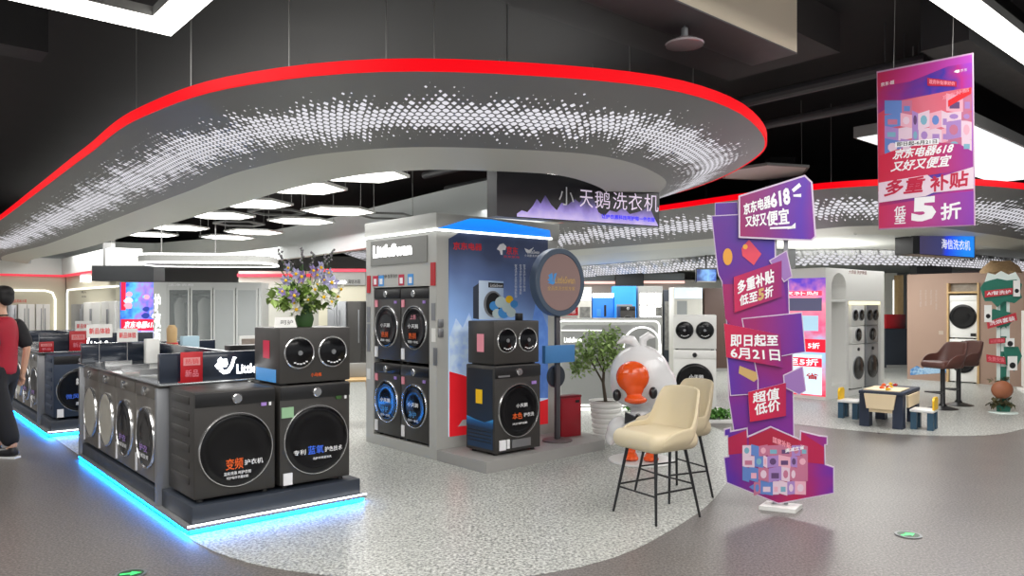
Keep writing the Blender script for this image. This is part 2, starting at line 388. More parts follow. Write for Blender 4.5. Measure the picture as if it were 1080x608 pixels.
# ------------------------------------------------------------------ ring canopies
def canopy(label, ab, zt=3.3, perf=None, wires=(), drop=.4, inn=1.0, plate=False):
    root = thing('ceiling_canopy', label, 'canopy', W(*ab[0], 0), 0)
    o = root.location
    path = smooth_closed([Vector((p[0] - o.x, p[1] - o.y)) for p in wpoly(ab)])
    area_ = sum(p.x * q.y - q.x * p.y for p, q in zip(path, path[1:] + path[:1]))
    if area_ < 0: path.reverse()
    zb = zt - drop
    lip = offset(path, inn); sof = offset(path, inn + .65)
    N = len(path)
    def strip(rows, mats, name, uvw=None):
        bm = BM(); uvl = bm.loops.layers.uv.new('UVMap')
        V = [[bm.verts.new((p.x, p.y, z)) for p in r] for r, z in rows]
        s = [0.0]
        for i in range(N): s.append(s[-1] + (path[(i + 1) % N] - path[i]).length)
        for k in range(len(rows) - 1):
            for i in range(N):
                j = (i + 1) % N
                f = bm.faces.new((V[k][i], V[k + 1][i], V[k + 1][j], V[k][j]))
                if uvw:
                    for lp, (su, tv) in zip(f.loops, ((s[i], uvw[k]), (s[i], uvw[k + 1]), (s[i + 1], uvw[k + 1]), (s[i + 1], uvw[k]))): lp[uvl].uv = (su, tv)
        return obj(name, bm, mats, root)
    strip([(offset(path, .02), zt), (path, zt), (path, zt - .085), (offset(path, .03), zt - .085)], M['light_red'], 'light_band')
    L = math.hypot(inn, drop - .085); rows = []; ts = []
    for k in range(6):
        t = k / 5; rows.append(([a.lerp(b, t) for a, b in zip(offset(path, .02), lip)], zt - .085 - (drop - .085) * t)); ts.append(t * L)
    strip(rows, perf, 'perforated_panel', ts)
    strip([(lip, zb), (sof, zb - .07)], mat('canopy_soffit', (214, 214, 204), .5), 'soffit')
    strip([(sof, zb - .07), (offset(path, inn + .67), zb + .2), (offset(path, inn + .67), zb + .75)], mat('canopy_fascia', (196, 200, 200), .55), 'inner_fascia')
    strip([(offset(path, .02), zt), (offset(path, inn + .67), zb + .75)], mat('canopy_back', (52, 52, 54), .7), 'top_cover')
    if plate:                                            # this one is closed below by a flat light grey ceiling with a second hole-patterned band
        bm = BM(); q = offset(path, inn + .66); slab(bm, [(p.x, p.y) for p in q], zb - .065, zb - .03); obj('ceiling_plate', bm, mat('canopy_plate', (206, 208, 204), .6), root, smooth=False)
        sp = [(17.0, 20), (15.2, 12), (14.6, 9.0), (14.9, 7.6), (16.0, 6.6), (18, 6.0), (23, 5.6)]; bm = BM(); uvl = bm.loops.layers.uv.new('UVMap'); s_ = 0.0
        P = []
        for i in range(len(sp) - 1):
            for k_ in range(12):
                p0, p1, p2, p3 = [Vector(W(*sp[max(0, min(len(sp) - 1, i + e))])[:2]) for e in (-1, 0, 1, 2)]; t = k_ / 12
                P.append(.5 * ((2 * p1) + (p2 - p0) * t + (2 * p0 - 5 * p1 + 4 * p2 - p3) * t * t + (3 * p1 - p0 - 3 * p2 + p3) * t ** 3))
        for p, q in zip(P, P[1:]):
            L_ = (q - p).length; vs = [bm.verts.new((r_.x - o.x + dx, r_.y - o.y + dx, z)) for r_, z, dx in ((p, zb - .07, -.1), (q, zb - .07, -.1), (q, zb - .36, .1), (p, zb - .36, .1))]
            f_ = bm.faces.new(vs)
            for lp, uv_ in zip(f_.loops, ((s_, .3), (s_ + L_, .3), (s_ + L_, .86), (s_, .86))): lp[uvl].uv = uv_
            s_ += L_
        g_ = obj('perforated_band', bm, perf, root); g_.modifiers.new('depth', 'SOLIDIFY').thickness = .03
    for a, b in wires:
        p = W(a, b); bm = BM(); tube(bm, [(p[0] - o.x, p[1] - o.y, zt + .02), (p[0] - o.x, p[1] - o.y, 4.61)], .006, 6)
        obj('suspension_wire', bm, M['lamp_frame'], root)
    return root
pf = perforated('perforated_sheet', (134, 135, 135), (250, 248, 255), .85)
R1 = [(2.0, 25.5), (2.0, 18.5), (1.88, 12), (1.82, 9), (1.81, 6.9), (2.05, 5.6), (2.70, 4.5), (3.54, 3.88), (4.69, 3.43), (5.35, 3.44), (6.16, 3.66), (6.95, 4.05), (7.8, 4.86), (8.75, 6.3), (9.3, 8), (9.45, 10), (9.45, 25), (8.5, 27.6), (6, 28.5), (3.4, 28), (2.3, 27)]
canopy('large grey ring canopy with red lit rim and hole pattern over the dark washers', R1, perf=pf,
       wires=[(2.1, 8.2), (2.12, 6.6), (2.5, 5.5), (3.0, 4.9), (3.3, 4.7), (7.6, 5.4)])
R2 = [(10.4, 20), (10.4, 12), (10.3, 8.0), (10.1, 6.0), (10.1, 5.0), (10.5, 4.2), (11.2, 3.6), (12.2, 3.2), (14, 3.0), (20, 3.0), (26, 3.2), (28, 5), (28, 18), (26, 21), (12, 21.5)]
pf2 = perforated('perforated_sheet_wide', (134, 135, 135), (250, 248, 255), .8, c=.72, hw=.46, p=.135, nz_=.9)
canopy('second grey ring canopy with red rim, behind the hanging promotion banner', R2, perf=pf2, wires=[(10.9, 5.3), (12.2, 4)], drop=.5, inn=1.3, plate=True)


# ------------------------------------------------------------------ lamps
def hexagon(r, rot=0): return [(r * math.cos(rot + R(60 * k)), r * math.sin(rot + R(60 * k))) for k in range(6)]
def hex_lamp(u, v, label, z=3.22, r=.64, lit=True, group='white hexagonal ceiling lights', solid=True):
    p = G(u, v, z)
    t = thing('hexagonal_light', label, 'ceiling light', p, R(15), group)
    bm = BM(); h = hexagon(r); h2 = hexagon(r - .04); n = 6
    A = [bm.verts.new((x, y, 0)) for x, y in h]; B = [bm.verts.new((x, y, 0)) for x, y in h2]
    C = [bm.verts.new((x, y, .035)) for x, y in h]; D = [bm.verts.new((x, y, .035)) for x, y in h2]
    for i in range(6):
        j = (i + 1) % 6
        bm.faces.new((A[i], B[i], B[j], A[j])); bm.faces.new((A[i], A[j], C[j], C[i])); bm.faces.new((C[i], C[j], D[j], D[i])); bm.faces.new((B[i], D[i], D[j], B[j]))
    obj('frame', bm, M['white'] if lit else M['lamp_frame'], t, smooth=False)
    if solid:
        bm = BM(); slab(bm, h2, .003, .03); obj('diffuser', bm, M['light_white'] if lit else mat('diffuser_off', (205, 205, 202), .4), t, smooth=False)
    for k in (0, 3):
        bm = BM(); x, y = h[k]; tube(bm, [(x * .95, y * .95, .03), (x * .93, y * .93, 4.62 - z)], .005, 6); obj('wire', bm, M['lamp_frame'], t)
    return t
HX = [(378, 185, 'white hexagon ceiling light nearest the canopy rim, upper right of the cluster'), (317, 199, 'big white hexagon ceiling light left of the nearest one'),
      (266, 215.5, 'white hexagon ceiling light, third back in the left row'), (231, 228, 'white hexagon ceiling light, fourth back in the left row'),
      (187, 241, 'white hexagon ceiling light second from the far left end'), (157, 248, 'white hexagon ceiling light at the far left end of the row'),
      (357, 223.5, 'white hexagon ceiling light above the flowers, nearest of the right row'), (318, 234, 'white hexagon ceiling light just left above the bouquet'),
      (268, 245.5, 'small looking white hexagon ceiling light, third back in the right row'), (240, 251, 'farthest white hexagon ceiling light of the right row'),
      (577, 182, 'white hexagon ceiling light mostly hidden behind the dark hanging shop sign')]
for u, v, l in HX: hex_lamp(u, v, l)
for u, v, l in ((292, 225, 'unlit open hexagon frame between the two rows of lit hexagons'), (252, 237, 'unlit open hexagon frame near the far row of lights'),
                (408, 229, 'unlit open hexagon frame left above the grey kiosk')):
    hex_lamp(u, v, l, lit=False, solid=False, group='open hexagon ceiling frames', r=.5)
hex_lamp(806, 183, 'unlit grey hexagonal ceiling light above the purple standee top', z=3.5, r=.66, lit=False, group=None)

def frame_lamp(label, a0, a1, b0, b1, z, w=.2):
    t = thing('frame_light', label, 'ceiling light', W((a0 + a1) / 2, (b0 + b1) / 2, z), TH)
    A, B = (a1 - a0) / 2, (b1 - b0) / 2
    for nm, zz0, zz1, mm, k in (('housing', .012, .09, M['lamp_frame'], 0), ('diffuser', -.05, .01, M['light_white'], .004)):
        bm = BM()
        box(bm, -A + k, A - k, B - w + k, B - k, zz0, zz1); box(bm, -A + k, A - k, -B + k, -B + w - k, zz0, zz1)
        box(bm, -A + k, -A + w - k, -B + w - k, B - w + k, zz0, zz1); box(bm, A - w + k, A - k, -B + w - k, B - w + k, zz0, zz1)
        obj(nm, bm, mm, t, smooth=False)
    for x in (-A + .1, 0, A - .1):
        for y in (B - .1, -B + .1):
            bm = BM(); tube(bm, [(x, y, .08), (x, y, 4.61 - z)], .006, 6); obj('wire', bm, M['lamp_frame'], t)
    return t
frame_lamp('rectangular white linear light frame hanging at the upper left', -1.2, 1.96, 3.9, 6.6, 3.9)
frame_lamp('long white linear light frame hanging at the upper right corner', 2.2, 9.2, -.4, 2.15, 3.9)
t = thing('light_box', 'huge flat white light box on the ceiling behind the hanging banner', 'ceiling light', W(11.5, 3.5, 3.6), TH)
bm = BM(); box(bm, -2.5, 2.5, -.6, .6, .01, .14); obj('housing', bm, M['lamp_frame'], t, smooth=False)
bm = BM(); box(bm, -2.47, 2.47, -.57, .57, 0, .009); obj('diffuser', bm, mat('light_box_white', (236, 240, 240), .5, emit=1.05), t, smooth=False)
for x in (-2.3, 2.3):
    bm = BM(); tube(bm, [(x, 0, .13), (x, 0, 1.01)], .01, 6); obj('hanger_rod', bm, M['lamp_frame'], t)
# round dish lamp under the dark board
p = G(722, 48, 3.55)
t = thing('dish_lamp', 'round clear dish lamp hanging from the dark ceiling beside the beige beam', 'ceiling lamp', p)
bm = BM(); lathe(bm, [(0, -.01), (.08, -.012), (.14, .0), (.145, .012), (.1, .04), (.03, .07), (0, .07)], n=32); obj('dish', bm, mat('dish_glass', (190, 180, 184), .15, .4), t)
bm = BM(); lathe(bm, [(0, .07), (.028, .07), (.024, .13), (0, .13)], n=16); obj('socket', bm, M['steel'], t)
bm = BM(); tube(bm, [(0, 0, .12), (0, 0, 4.21 - 3.55)], .008, 6); obj('stem', bm, M['steel'], t)
# ------------------------------------------------------------------ washing machines
def washer(name, label, loc, rotz, group=None, w=.6, h=.84, d=.58, body='graphite', glass='black_glass', rim='chrome', dr=.245, dz=.385,
           panel='black', dial=True, dialx=0.0, ribs=False, words=(), stickers=(), dial_c='steel', cat='washing machine'):
    t = thing(name, label, cat, loc, rotz, group)
    hw = w / 2 - .003; hd = 0.0
    bm = BM(); box(bm, -hw, hw, hd, d, .025, h, bev=.012)
    if ribs:
        for k in range(6): box(bm, -hw - .008, -hw + .005, .10, d - .08, .12 + k * .115, .175 + k * .115, bev=.006)
    obj('body', bm, M[body], t)
    for x in (-hw + .06, hw - .06):
        for y in (.06, d - .06):
            bm = BM(); lathe(bm, [(0, 0), (.025, 0), (.02, .03), (0, .03)], o=(x, y, 0), n=12); obj('foot', bm, M['black'], t)
    ph = h * .135
    bm = BM(); box(bm, -hw + .004, hw - .004, -.008, .004, h - ph - .004, h - .012, bev=.004); obj('control_panel', bm, M[panel], t)
    if dial:
        bm = BM(); lathe(bm, [(.036, 0), (.036, .022), (.031, .028), (0, .028)], 'Y', (dialx, -.006, h - ph / 2 - .01), 28); k = obj('dial', bm, M['chrome'], t)
        bm = BM(); lathe(bm, [(.029, .0285), (.027, .031), (0, .031)], 'Y', (dialx, -.006, h - ph / 2 - .01), 24); obj('dial_cap', bm, M[dial_c], k)
    zc = dz
    bm = BM(); lathe(bm, [(dr - .012, -.004), (dr, -.004), (dr, .014), (dr - .005, .022), (dr - .010, .022), (dr - .013, .016), (dr - .013, .0)], 'Y', (0, 0, zc), 64)
    door = obj('door', bm, M[rim], t)
    bm = BM(); g = dr - .012; lathe(bm, [(g, .0), (g, .014), (g * .94, .020), (g * .84, .022), (g * .80, .019), (g * .5, .024), (0, .026)], 'Y', (0, 0, zc), 48); obj('door_glass', bm, M[glass], door)
    for body_t, q, mm in words: text(door, body_t, q, M[mm], y=-.029, bold=.012)
    for (x0, x1, z0, z1, mm) in stickers:
        bm = BM(); box(bm, x0, x1, -.0125, -.0005, z0, z1); obj('sticker', bm, M[mm], t, smooth=False)
    return t
def mini(name, label, loc, rotz, group=None, w=.6, h=.44, d=.45, body='graphite', glass='black_glass', words=(), side=None, rim='chrome'):
    t = thing(name, label, 'washing machine', loc, rotz, group)
    bm = BM(); box(bm, -w / 2, w / 2, 0, d, .012, h, bev=.01); obj('body', bm, M[body], t)
    for x in (-w / 2 + .05, w / 2 - .05):
        bm = BM(); box(bm, x - .02, x + .02, .03, d - .03, 0, .014); obj('foot', bm, M['black'], t)
    for x in (-w * .235, w * .235):
        r = w * .21
        bm = BM(); lathe(bm, [(r - .012, -.003), (r, -.003), (r, .01), (r - .006, .017), (r - .013, .012), (r - .013, 0)], 'Y', (x, 0, h * .56), 44); dd = obj('door', bm, M[rim], t)
        bm = BM(); g = r - .012; lathe(bm, [(g, 0), (g, .012), (g * .7, .02), (0, .024)], 'Y', (x, 0, h * .56), 40); obj('door_glass', bm, M[glass], dd)
        bm = BM(); lathe(bm, [(.02, .0215), (.018, .03), (0, .03)], 'Y', (x, 0, h * .56), 20); obj('handle_dimple', bm, M['steel'], dd)
        for s in range(5):
            an = R(235 + s * 18); 
        bm = BM()
        for s in range(5):
            an = R(240 + s * 17); cx, cz = x + math.cos(an) * r * .68, h * .56 + math.sin(an) * r * .68
            box(bm, cx - .008, cx + .008, -.024, -.018, cz - .005, cz + .005)
        obj('icon_print', bm, M['white_ink'], dd, smooth=False)
    for bt, q, mm in words: text(t, bt, q, M[mm], y=-.003, bold=.012)
    if side:
        for (y0, y1, z0, z1, mm) in side:
            bm = BM(); box(bm, -w / 2 - .003, -w / 2 + .001, y0, y1, z0, z1); obj('side_sticker', bm, M[mm], t, smooth=False)
    return t
dw = lambda a, b='white_ink': [(a, rq(-.15, .15, .24, .29), 'orange' if b == 'o' else b)]

# ------------------------------------------------------------------ display islands
def red_card(label, p, rz, w=.2, h=.26, words=('热销', '新品')):
    t = thing('price_card', label, 'price card', p, rz, 'red price cards on the counters')
    bm = BM(); box(bm, -w / 2, w / 2, -.004, .004, .0, h, bev=.003); obj('card', bm, M['red'], t)
    bm = BM(); box(bm, -w * .38, w * .38, -.006, -.0042, h * .56, h * .82); obj('white_panel', bm, mat('card_pink', (226, 150, 150), .5), t, smooth=False)
    text(t, words[0], rq(-w * .3, w * .3, h * .6, h * .78), M['red_ink'], y=-.007)
    text(t, words[1], rq(-w * .3, w * .3, h * .18, h * .42), M['pink'], y=-.006)
    bm = BM(); box(bm, -w / 2, w / 2, .004, .06, 0, .006); obj('foot', bm, M['red'], t)
    return t
def island(b0, b1, label, lead):
    t = thing('display_island', label, 'display stand', W(1.70, b0, 0), TH)         # x along a, y along b
    D = b1 - b0; Wd = 1.40
    bm = BM(); box(bm, 0, Wd, 0, D, .035, .06, bev=.004); obj('base_plate', bm, M['steel'], t)
    bm = BM(); box(bm, .12, Wd - .12, .12, D - .12, 0, .035); obj('underframe', bm, M['black'], t)
    bm = BM(); box(bm, .02, Wd - .02, .004, .016, .012, .034); obj('light_strip', bm, mat('led_cool', (6, 142, 255), .5, emit=50), t, smooth=False)
    bm = BM(); box(bm, .004, .016, .02, D - .02, .018, .034); obj('light_strip', bm, M['led_blue'], t, smooth=False)
    bm = BM(); box(bm, .0, Wd, -.006, .006, .0605, .07); obj('light_strip', bm, M['led_white'], t, smooth=False)
    bm = BM(); box(bm, .04, Wd - .04, .03, .72, .06, .19, bev=.004); obj('plinth', bm, M['plinth'], t)
    bm = BM(); box(bm, .03, Wd - .03, .80, D - .06, .06, .17, bev=.004); obj('plinth', bm, M['plinth'], t)
    bm = BM(); box(bm, .005, Wd - .005, .725, .775, .06, .96, bev=.004); obj('end_panel', bm, M['steel'], t)
    bm = BM(); box(bm, .005, Wd - .005, D - .05, D, .06, .96, bev=.004); obj('end_panel', bm, M['steel'], t)
    bm = BM(); box(bm, .66, .74, .80, D - .06, .17, 1.02); obj('spine', bm, M['plinth'], t)
    bm = BM(); box(bm, .0, Wd, .62, D, .985, 1.0, bev=.003); obj('counter_top', bm, mat('counter_metal', (186, 190, 192), .16, .8), t)
    bm = BM(); box(bm, .02, Wd - .02, .70, .76, 1.0, 1.225, bev=.005); sg = obj('sign_panel', bm, M['navy_gloss'], t)
    bm = BM(); box(bm, .02, Wd - .02, D - .07, D - .01, 1.0, 1.20, bev=.005); obj('sign_panel', bm, M['navy_gloss'], t)
    bm = BM(); box(bm, .67, .73, .77, D - .08, 1.0, 1.20, bev=.005); obj('sign_panel', bm, M['navy_gloss'], t)
    # lit swan mark and name
    bm = BM()
    sw = [[(.432, 1.115), (.455, 1.085), (.50, 1.082), (.48, 1.10), (.458, 1.14)], [(.452, 1.155), (.475, 1.108), (.506, 1.10), (.498, 1.14), (.478, 1.182)], [(.496, 1.165), (.506, 1.115), (.52, 1.10), (.532, 1.125), (.526, 1.165)], [(.465, 1.072), (.50, 1.045), (.545, 1.052), (.575, 1.10), (.592, 1.165), (.606, 1.172), (.58, 1.182), (.555, 1.11), (.53, 1.078)]]
    for q in sw: prism(bm, q, .688, .6995)
    obj('swan_mark', bm, M['led_white'], t, smooth=False)
    text(t, 'LittleSwan', rq(.605, .94, 1.042, 1.12), M['led_white'], y=.692, bold=.02)
    # small tag holders along the counter edge
    for k in range(4):
        bm = BM(); y = .95 + k * (D - 1.05) / 4
        box(bm, .10, .34, y, y + .012, 1.0, 1.05, mtx=None); obj('tag_holder', bm, M['chrome'], t, smooth=False)
    return t
island(5.37, 8.82, 'front dark island stand with blue light under its base and a lit white swan sign', True)
island(10.48, 13.9, 'farther dark island stand with blue under-light beyond the front one', False)

def on_front(b0, a_): return W(a_, b0 + .085, .1915)
washer('washing_machine', 'dark front loader with orange door lettering, left front corner of front island', on_front(5.37, 2.07), FB, 'dark front loaders', ribs=True, h=.79, dr=.274, dz=.355,
       words=[('变频', rq(-.085, .04, .215, .295), 'orange'), ('护衣机', rq(.05, .19, .235, .275), 'white_ink'), ('温和洗涤 呵护衣物', rq(-.1, .1, .175, .2), 'white_ink'), ('呵护每件衣服如新', rq(-.08, .08, .145, .165), 'white_ink')],
       stickers=[(.185, .225, .655, .68, 'lilac'), (.245, .26, .655, .68, 'white_ink')])
washer('washing_machine', 'dark front loader with blue door lettering, under the small double-door washer', on_front(5.37, 2.70), FB, 'dark front loaders', h=.79, dr=.274, dz=.355,
       words=[('专利', rq(-.2, -.1, .25, .29), 'white_ink'), ('蓝氧', rq(-.08, .05, .245, .31), 'blue_ink'), ('护色技术', rq(.06, .21, .25, .29), 'white_ink'), ('洗护衣物更长久', rq(-.04, .12, .2, .22), 'white_ink')],
       stickers=[(-.285, -.19, .545, .625, 'mint'), (-.27, -.2, .03, .12, 'white_ink'), (.17, .215, .655, .68, 'dark_leaf'), (.245, .26, .655, .68, 'white_ink')])
mini('washing_machine', 'small dark double-door washer on top of the right front machine, flowers behind it', W(2.70, 5.455, .983), FB, None, w=.6, h=.44, d=.48,
     words=[('小乌梅', rq(-.045, .045, .055, .085), 'orange')], side=[(.18, .3, .2, .34, 'crimson'), (.06, .44, .02, .12, 'cyan')])
kinds = [('titanium', 'grey_glass', 'fourth and farthest'), ('titanium', 'grey_glass', 'third nearest'), ('graphite', 'black_glass', 'second nearest'), ('graphite', 'black_glass', 'nearest')]
for b0, wh in ((5.37, 'front'), (10.48, 'farther')):
    for k, (bd, gl, nm) in enumerate(kinds):
        bb = b0 + .80 + .32 + (3 - k) * .64
        washer('washing_machine', '%s of the four side front loaders, %s door, left flank of %s island' % (nm.replace('fourth and farthest', 'farthest'), 'silver' if gl == 'grey_glass' else 'black', wh), W(1.74, bb, .1715), FA, 'front loaders on the island sides',
               body='titanium', glass=gl, w=.63, h=.80, d=.54, dr=.25, dz=.36, panel='titanium', words=[] if gl == 'grey_glass' else [('护衣', rq(-.11, .11, .25, .31), 'lilac'), ('直驱变频', rq(-.14, .14, .2, .235), 'white_ink')],
               stickers=[(-.29, -.27, .05, .2, 'white_ink')])
washer('washing_machine', 'blue-lit dark front loader on the near corner of the farther island', on_front(10.48, 2.07), FB, 'dark front loaders', body='navy_body', ribs=True, h=.79, dr=.274, dz=.355,
       words=[('微风护衣', rq(-.17, .12, .25, .31), 'blue_ink'), ('新品', rq(-.06, .05, .42, .5), 'white_ink'), ('超薄全嵌', rq(-.06, .08, .17, .21), 'white_ink')], stickers=[(-.26, -.19, .03, .13, 'white_ink')])
washer('washing_machine', 'dark front loader on the farther island, mostly hidden behind the front island', on_front(10.48, 2.70), FB, 'dark front loaders', h=.79, dr=.274, dz=.355)

# things on the counters
red_card('red price card in front of the lit sign, above the left front machine', W(1.93, 5.995, 1.002), FB, w=.165, h=.235)
red_card('red price card on the farther island above the blue-lit machine', W(2.14, 11.09, 1.002), FB)
red_card('small red price card lying farthest left on the farther island', W(1.78, 11.07, 1.002), FB, w=.16, h=.13)
def small_box(name, label, p, rz, w, d, h, m, cat='box', group='small items on the counters'):
    bm = BM(); box(bm, -w / 2, w / 2, -d / 2, d / 2, 0, h, bev=.006)
    o = obj(name, bm, m, None, loc=p, rotz=rz); return tag(o, label, cat, group)
def bottle(label, p, r, h, m, cap):
    t = thing('bottle', label, 'bottle', p, 0, 'small items on the counters')
    bm = BM(); lathe(bm, [(0, 0), (r, 0), (r, h * .62), (r * .45, h * .76), (r * .4, h * .82), (0, h * .82)], n=20); obj('body', bm, m, t)
    bm = BM(); lathe(bm, [(0, h * .82), (r * .5, h * .82), (r * .5, h), (0, h)], n=16); obj('cap', bm, cap, t)
small_box('carton', 'white carton standing behind the dark counter panel near the wardrobe cabinet', W(2.26, 8.25, 1.002), TH, .13, .09, .25, M['white'])
small_box('tissue_box', 'pale blue box beside the white carton on the counter', W(2.62, 8.2, 1.002), TH, .17, .1, .27, mat('pale_blue', (176, 206, 220), .5), group=None)
small_box('speaker_box', 'low black box beside the pale blue box on the counter', W(2.66, 6.75, 1.002), TH, .36, .14, .235, M['black'], group=None)
t = thing('photo_frame', 'small white picture frame on the counter behind the lit sign', 'picture frame', W(2.85, 7.2, 1.002), TH)
bm = BM(); box(bm, -.09, .09, -.01, .01, 0, .30, bev=.004); obj('frame', bm, M['white'], t)
bm = BM(); box(bm, -.068, .068, -.013, -.0105, .03, .27); obj('picture', bm, mat('photo_print', (150, 138, 128), .5, noise=.5, ns=20), t, smooth=False)
bottle('white bottle with a red base label on the front island counter', W(2.98, 6.45, 1.002), .035, .26, M['white'], M['white'])
bottle('aqua bottle on the front island counter beside the white bottle', W(2.88, 6.5, 1.002), .05, .21, mat('aqua_plastic', (126, 190, 190), .35), M['white'])
t = thing('toy_figure', 'brown and red cork-stoppered jar on the counter end panel, far left', 'jar', W(2.56, 8.6, 1.002), TH)
bm = BM(); lathe(bm, [(0, 0), (.07, 0), (.085, .08), (.06, .19), (0, .19)], n=20); obj('body', bm, M['red'], t)
bm = BM(); lathe(bm, [(0, .19), (.05, .19), (.055, .34), (.03, .38), (0, .38)], n=20); obj('stopper', bm, M['wood'], t)
for l_, a_, b_, z_, w_, c_ in (('larger white sign card on a stem at the far end of the front island', 1.86, 8.64, 1.30, .24, 'white'), ('white sign card on a thin stem right of the other stem card', 2.12, 8.62, 1.25, .2, 'white'), ('small white sign card on a thin stem left over the farther island', 2.3, 11.6, 1.28, .2, 'white')):
    t = thing('card_stand', l_, 'card stand', W(a_, b_, 1.002), FB)
    bm = BM(); lathe(bm, [(0, 0), (.04, 0), (.04, .008), (.004, .012), (.004, z_ - 1.0), (0, z_ - 1.0)], n=12); obj('stem', bm, M['chrome'], t)
    bm = BM(); box(bm, -w_ / 2, w_ / 2, -.008, -.004, z_ - 1.04, z_ - .9); cd = obj('card', bm, M[c_], t, smooth=False)
    text(cd, '新品体验', rq(-w_ * .4, w_ * .4, z_ - 1.0, z_ - .94), M['red_ink'], y=-.0095, bold=.02)
# little white card on the double machine
t = thing('card_stand', 'small white card stand on top of the small double-door washer', 'card stand', W(2.48, 5.52, 1.4245), FB)
bm = BM(); prism(bm, [(-.09, 0), (.09, 0), (.075, .085), (-.075, .085)], -.004, .004); obj('card', bm, M['white'], t, smooth=False, rot=(R(-18), 0, 0))
text(t, '呵护', rq(-.05, .05, .025, .06), M['ink'], y=-.02)
# bouquet
def leafs(bm, c, n, spread, size, mi=0, rnd=None):
    rnd = rnd or random
    for _ in range(n):
        q = Vector((rnd.gauss(0, 1), rnd.gauss(0, 1), rnd.gauss(0, 1))).normalized() * (rnd.random() ** .45)
        p = Vector(c) + Vector((q.x * spread[0], q.y * spread[1], q.z * spread[2]))
        m = Matrix.Translation(p) @ Matrix.Rotation(rnd.uniform(0, 6.28), 4, 'Z') @ Matrix.Rotation(rnd.uniform(-1.1, 1.1), 4, 'X')
        l = size * rnd.uniform(.7, 1.35); wd = l * .34
        vs = [bm.verts.new(m @ Vector(v)) for v in ((0, 0, 0), (wd, l * .45, .08 * l), (0, l, -.05 * l), (-wd, l * .45, .08 * l))]
        bm.faces.new(vs).material_index = mi
rnd = random.Random(3)
bq = thing('flower_bouquet', 'tall vase of white and purple flowers standing on the small double-door washer', 'flowers', W(2.74, 5.74, 1.4245), TH)
bm = BM(); lathe(bm, [(0, 0), (.06, 0), (.075, .06), (.055, .15), (.06, .18), (.052, .18), (0, .17)], n=24); obj('vase', bm, M['dark_leaf'], bq)
bm = BM(); leafs(bm, (-.02, 0, .24), 420, (.30, .2, .13), .075, rnd=rnd); obj('foliage', bm, mat('bouquet_leaf', (150, 178, 96), .5, noise=.3, ns=12), bq, smooth=False)
bm = BM()
for k in range(22):
    a = rnd.uniform(0, 6.28); r = rnd.uniform(.02, .26); h = rnd.uniform(.2, .4)
    tube(bm, [(0, 0, .12), (math.cos(a) * r * .4, math.sin(a) * r * .3, .12 + h * .5), (math.cos(a) * r, math.sin(a) * r * .7, .12 + h)], .004, 5)
obj('stems', bm, M['dark_leaf'], bq)
for k, (x, z, l) in enumerate(((-.21, .58, .14), (-.12, .5, .1), (.19, .55, .16), (.25, .60, .08), (-.02, .6, .1), (.08, .57, .1))):
    bm = BM(); tube(bm, [(x * .3, 0, .2), (x * .8, 0, z - .1), (x * 1.05, .02, z + .04)], .004, 5)
    for q in range(8): ball(bm, (x * (.86 + .02 * q) + rnd.uniform(-.015, .015), rnd.uniform(-.015, .015), z - .08 + q * .017), .011, 8, mi=1)
    obj('grass_spray', bm, [M['dark_leaf'], mat('seed_grey', (110, 108, 112), .7)], bq)
def flower(kind, p, s):
    bm = BM(); 
    for k in range(6):
        an = R(60 * k); ca, sa = math.cos(an), math.sin(an)
        vs = []
        for (r, wd, y) in ((.004, .0, 0), (.03, .016, -.006), (.055, .0, .006)):
            vs.append((r, wd, y))
        V = [bm.verts.new((ca * r - sa * w_, y, sa * r + ca * w_)) for r, w_, y in ((.004, 0, 0), (.03, -.017, -.008), (.056, 0, .004), (.03, .017, -.008))]
        bm.faces.new(V)
    ball(bm, (0, -.006, 0), .012, 8, mi=1)
    o = obj('flower', bm, [kind, M['yellow']], bq, smooth=False); o.location = p; o.scale = (s, s, s)
    o.rotation_euler = (rnd.uniform(-.5, .6), rnd.uniform(-.4, .4), rnd.uniform(-.9, .9))
wf = mat('white_petal', (236, 236, 226), .5); pu = mat('purple_petal', (148, 130, 186), .5); lv = mat('lavender_petal', (178, 176, 214), .5)
for x, z, kk in ((-.14, .19, wf), (-.16, .25, pu), (-.24, .28, pu), (-.06, .36, wf), (-.1, .4, pu), (-.16, .42, lv), (.0, .3, wf), (.06, .34, wf), (.03, .42, lv), (.1, .38, pu), (.12, .44, lv), (.16, .36, lv), (-.05, .22, wf),
                (.19, .25, wf), (.22, .31, wf), (-.22, .37, lv), (-.02, .45, pu), (.08, .24, wf), (-.12, .14, wf), (.14, .2, wf), (-.19, .47, lv), (.07, .48, lv)):
    flower(kk, (x * 1.05, -.16 + rnd.uniform(-.05, .07), z), rnd.uniform(.8, 1.25))
# ------------------------------------------------------------------ grey kiosk with the four built-in machines
KO = W(4.46, 6.31, 0)
k = thing('display_kiosk', 'tall light grey display kiosk with lit white header, poster wall and low platform', 'display kiosk', KO, TH)
KW, KD, KH = 1.74, 1.42, 2.55
bm = BM(); box(bm, 0, KW, 0, .13, .0, 2.36); box(bm, 0, .72, 1.25, KD, 0, 2.36); box(bm, 0, .72, .13, 1.25, 0, .115); box(bm, 0, .72, .13, 1.25, 1.80, 2.36); box(bm, .72, KW, .13, KD, 0, 2.36)
obj('body', bm, M['kiosk'], k, smooth=False)
bm = BM(); box(bm, -.015, KW + .01, -.015, KD + .01, 2.362, 2.55, bev=.004); obj('top_fascia', bm, M['kiosk'], k)
bm = BM(); box(bm, -.03, KW - .12, -.03, -.0155, 2.362, 2.385); box(bm, -.03, -.0155, -.0155, KD, 2.362, 2.385); obj('light_strip', bm, M['led_white'], k, smooth=False)
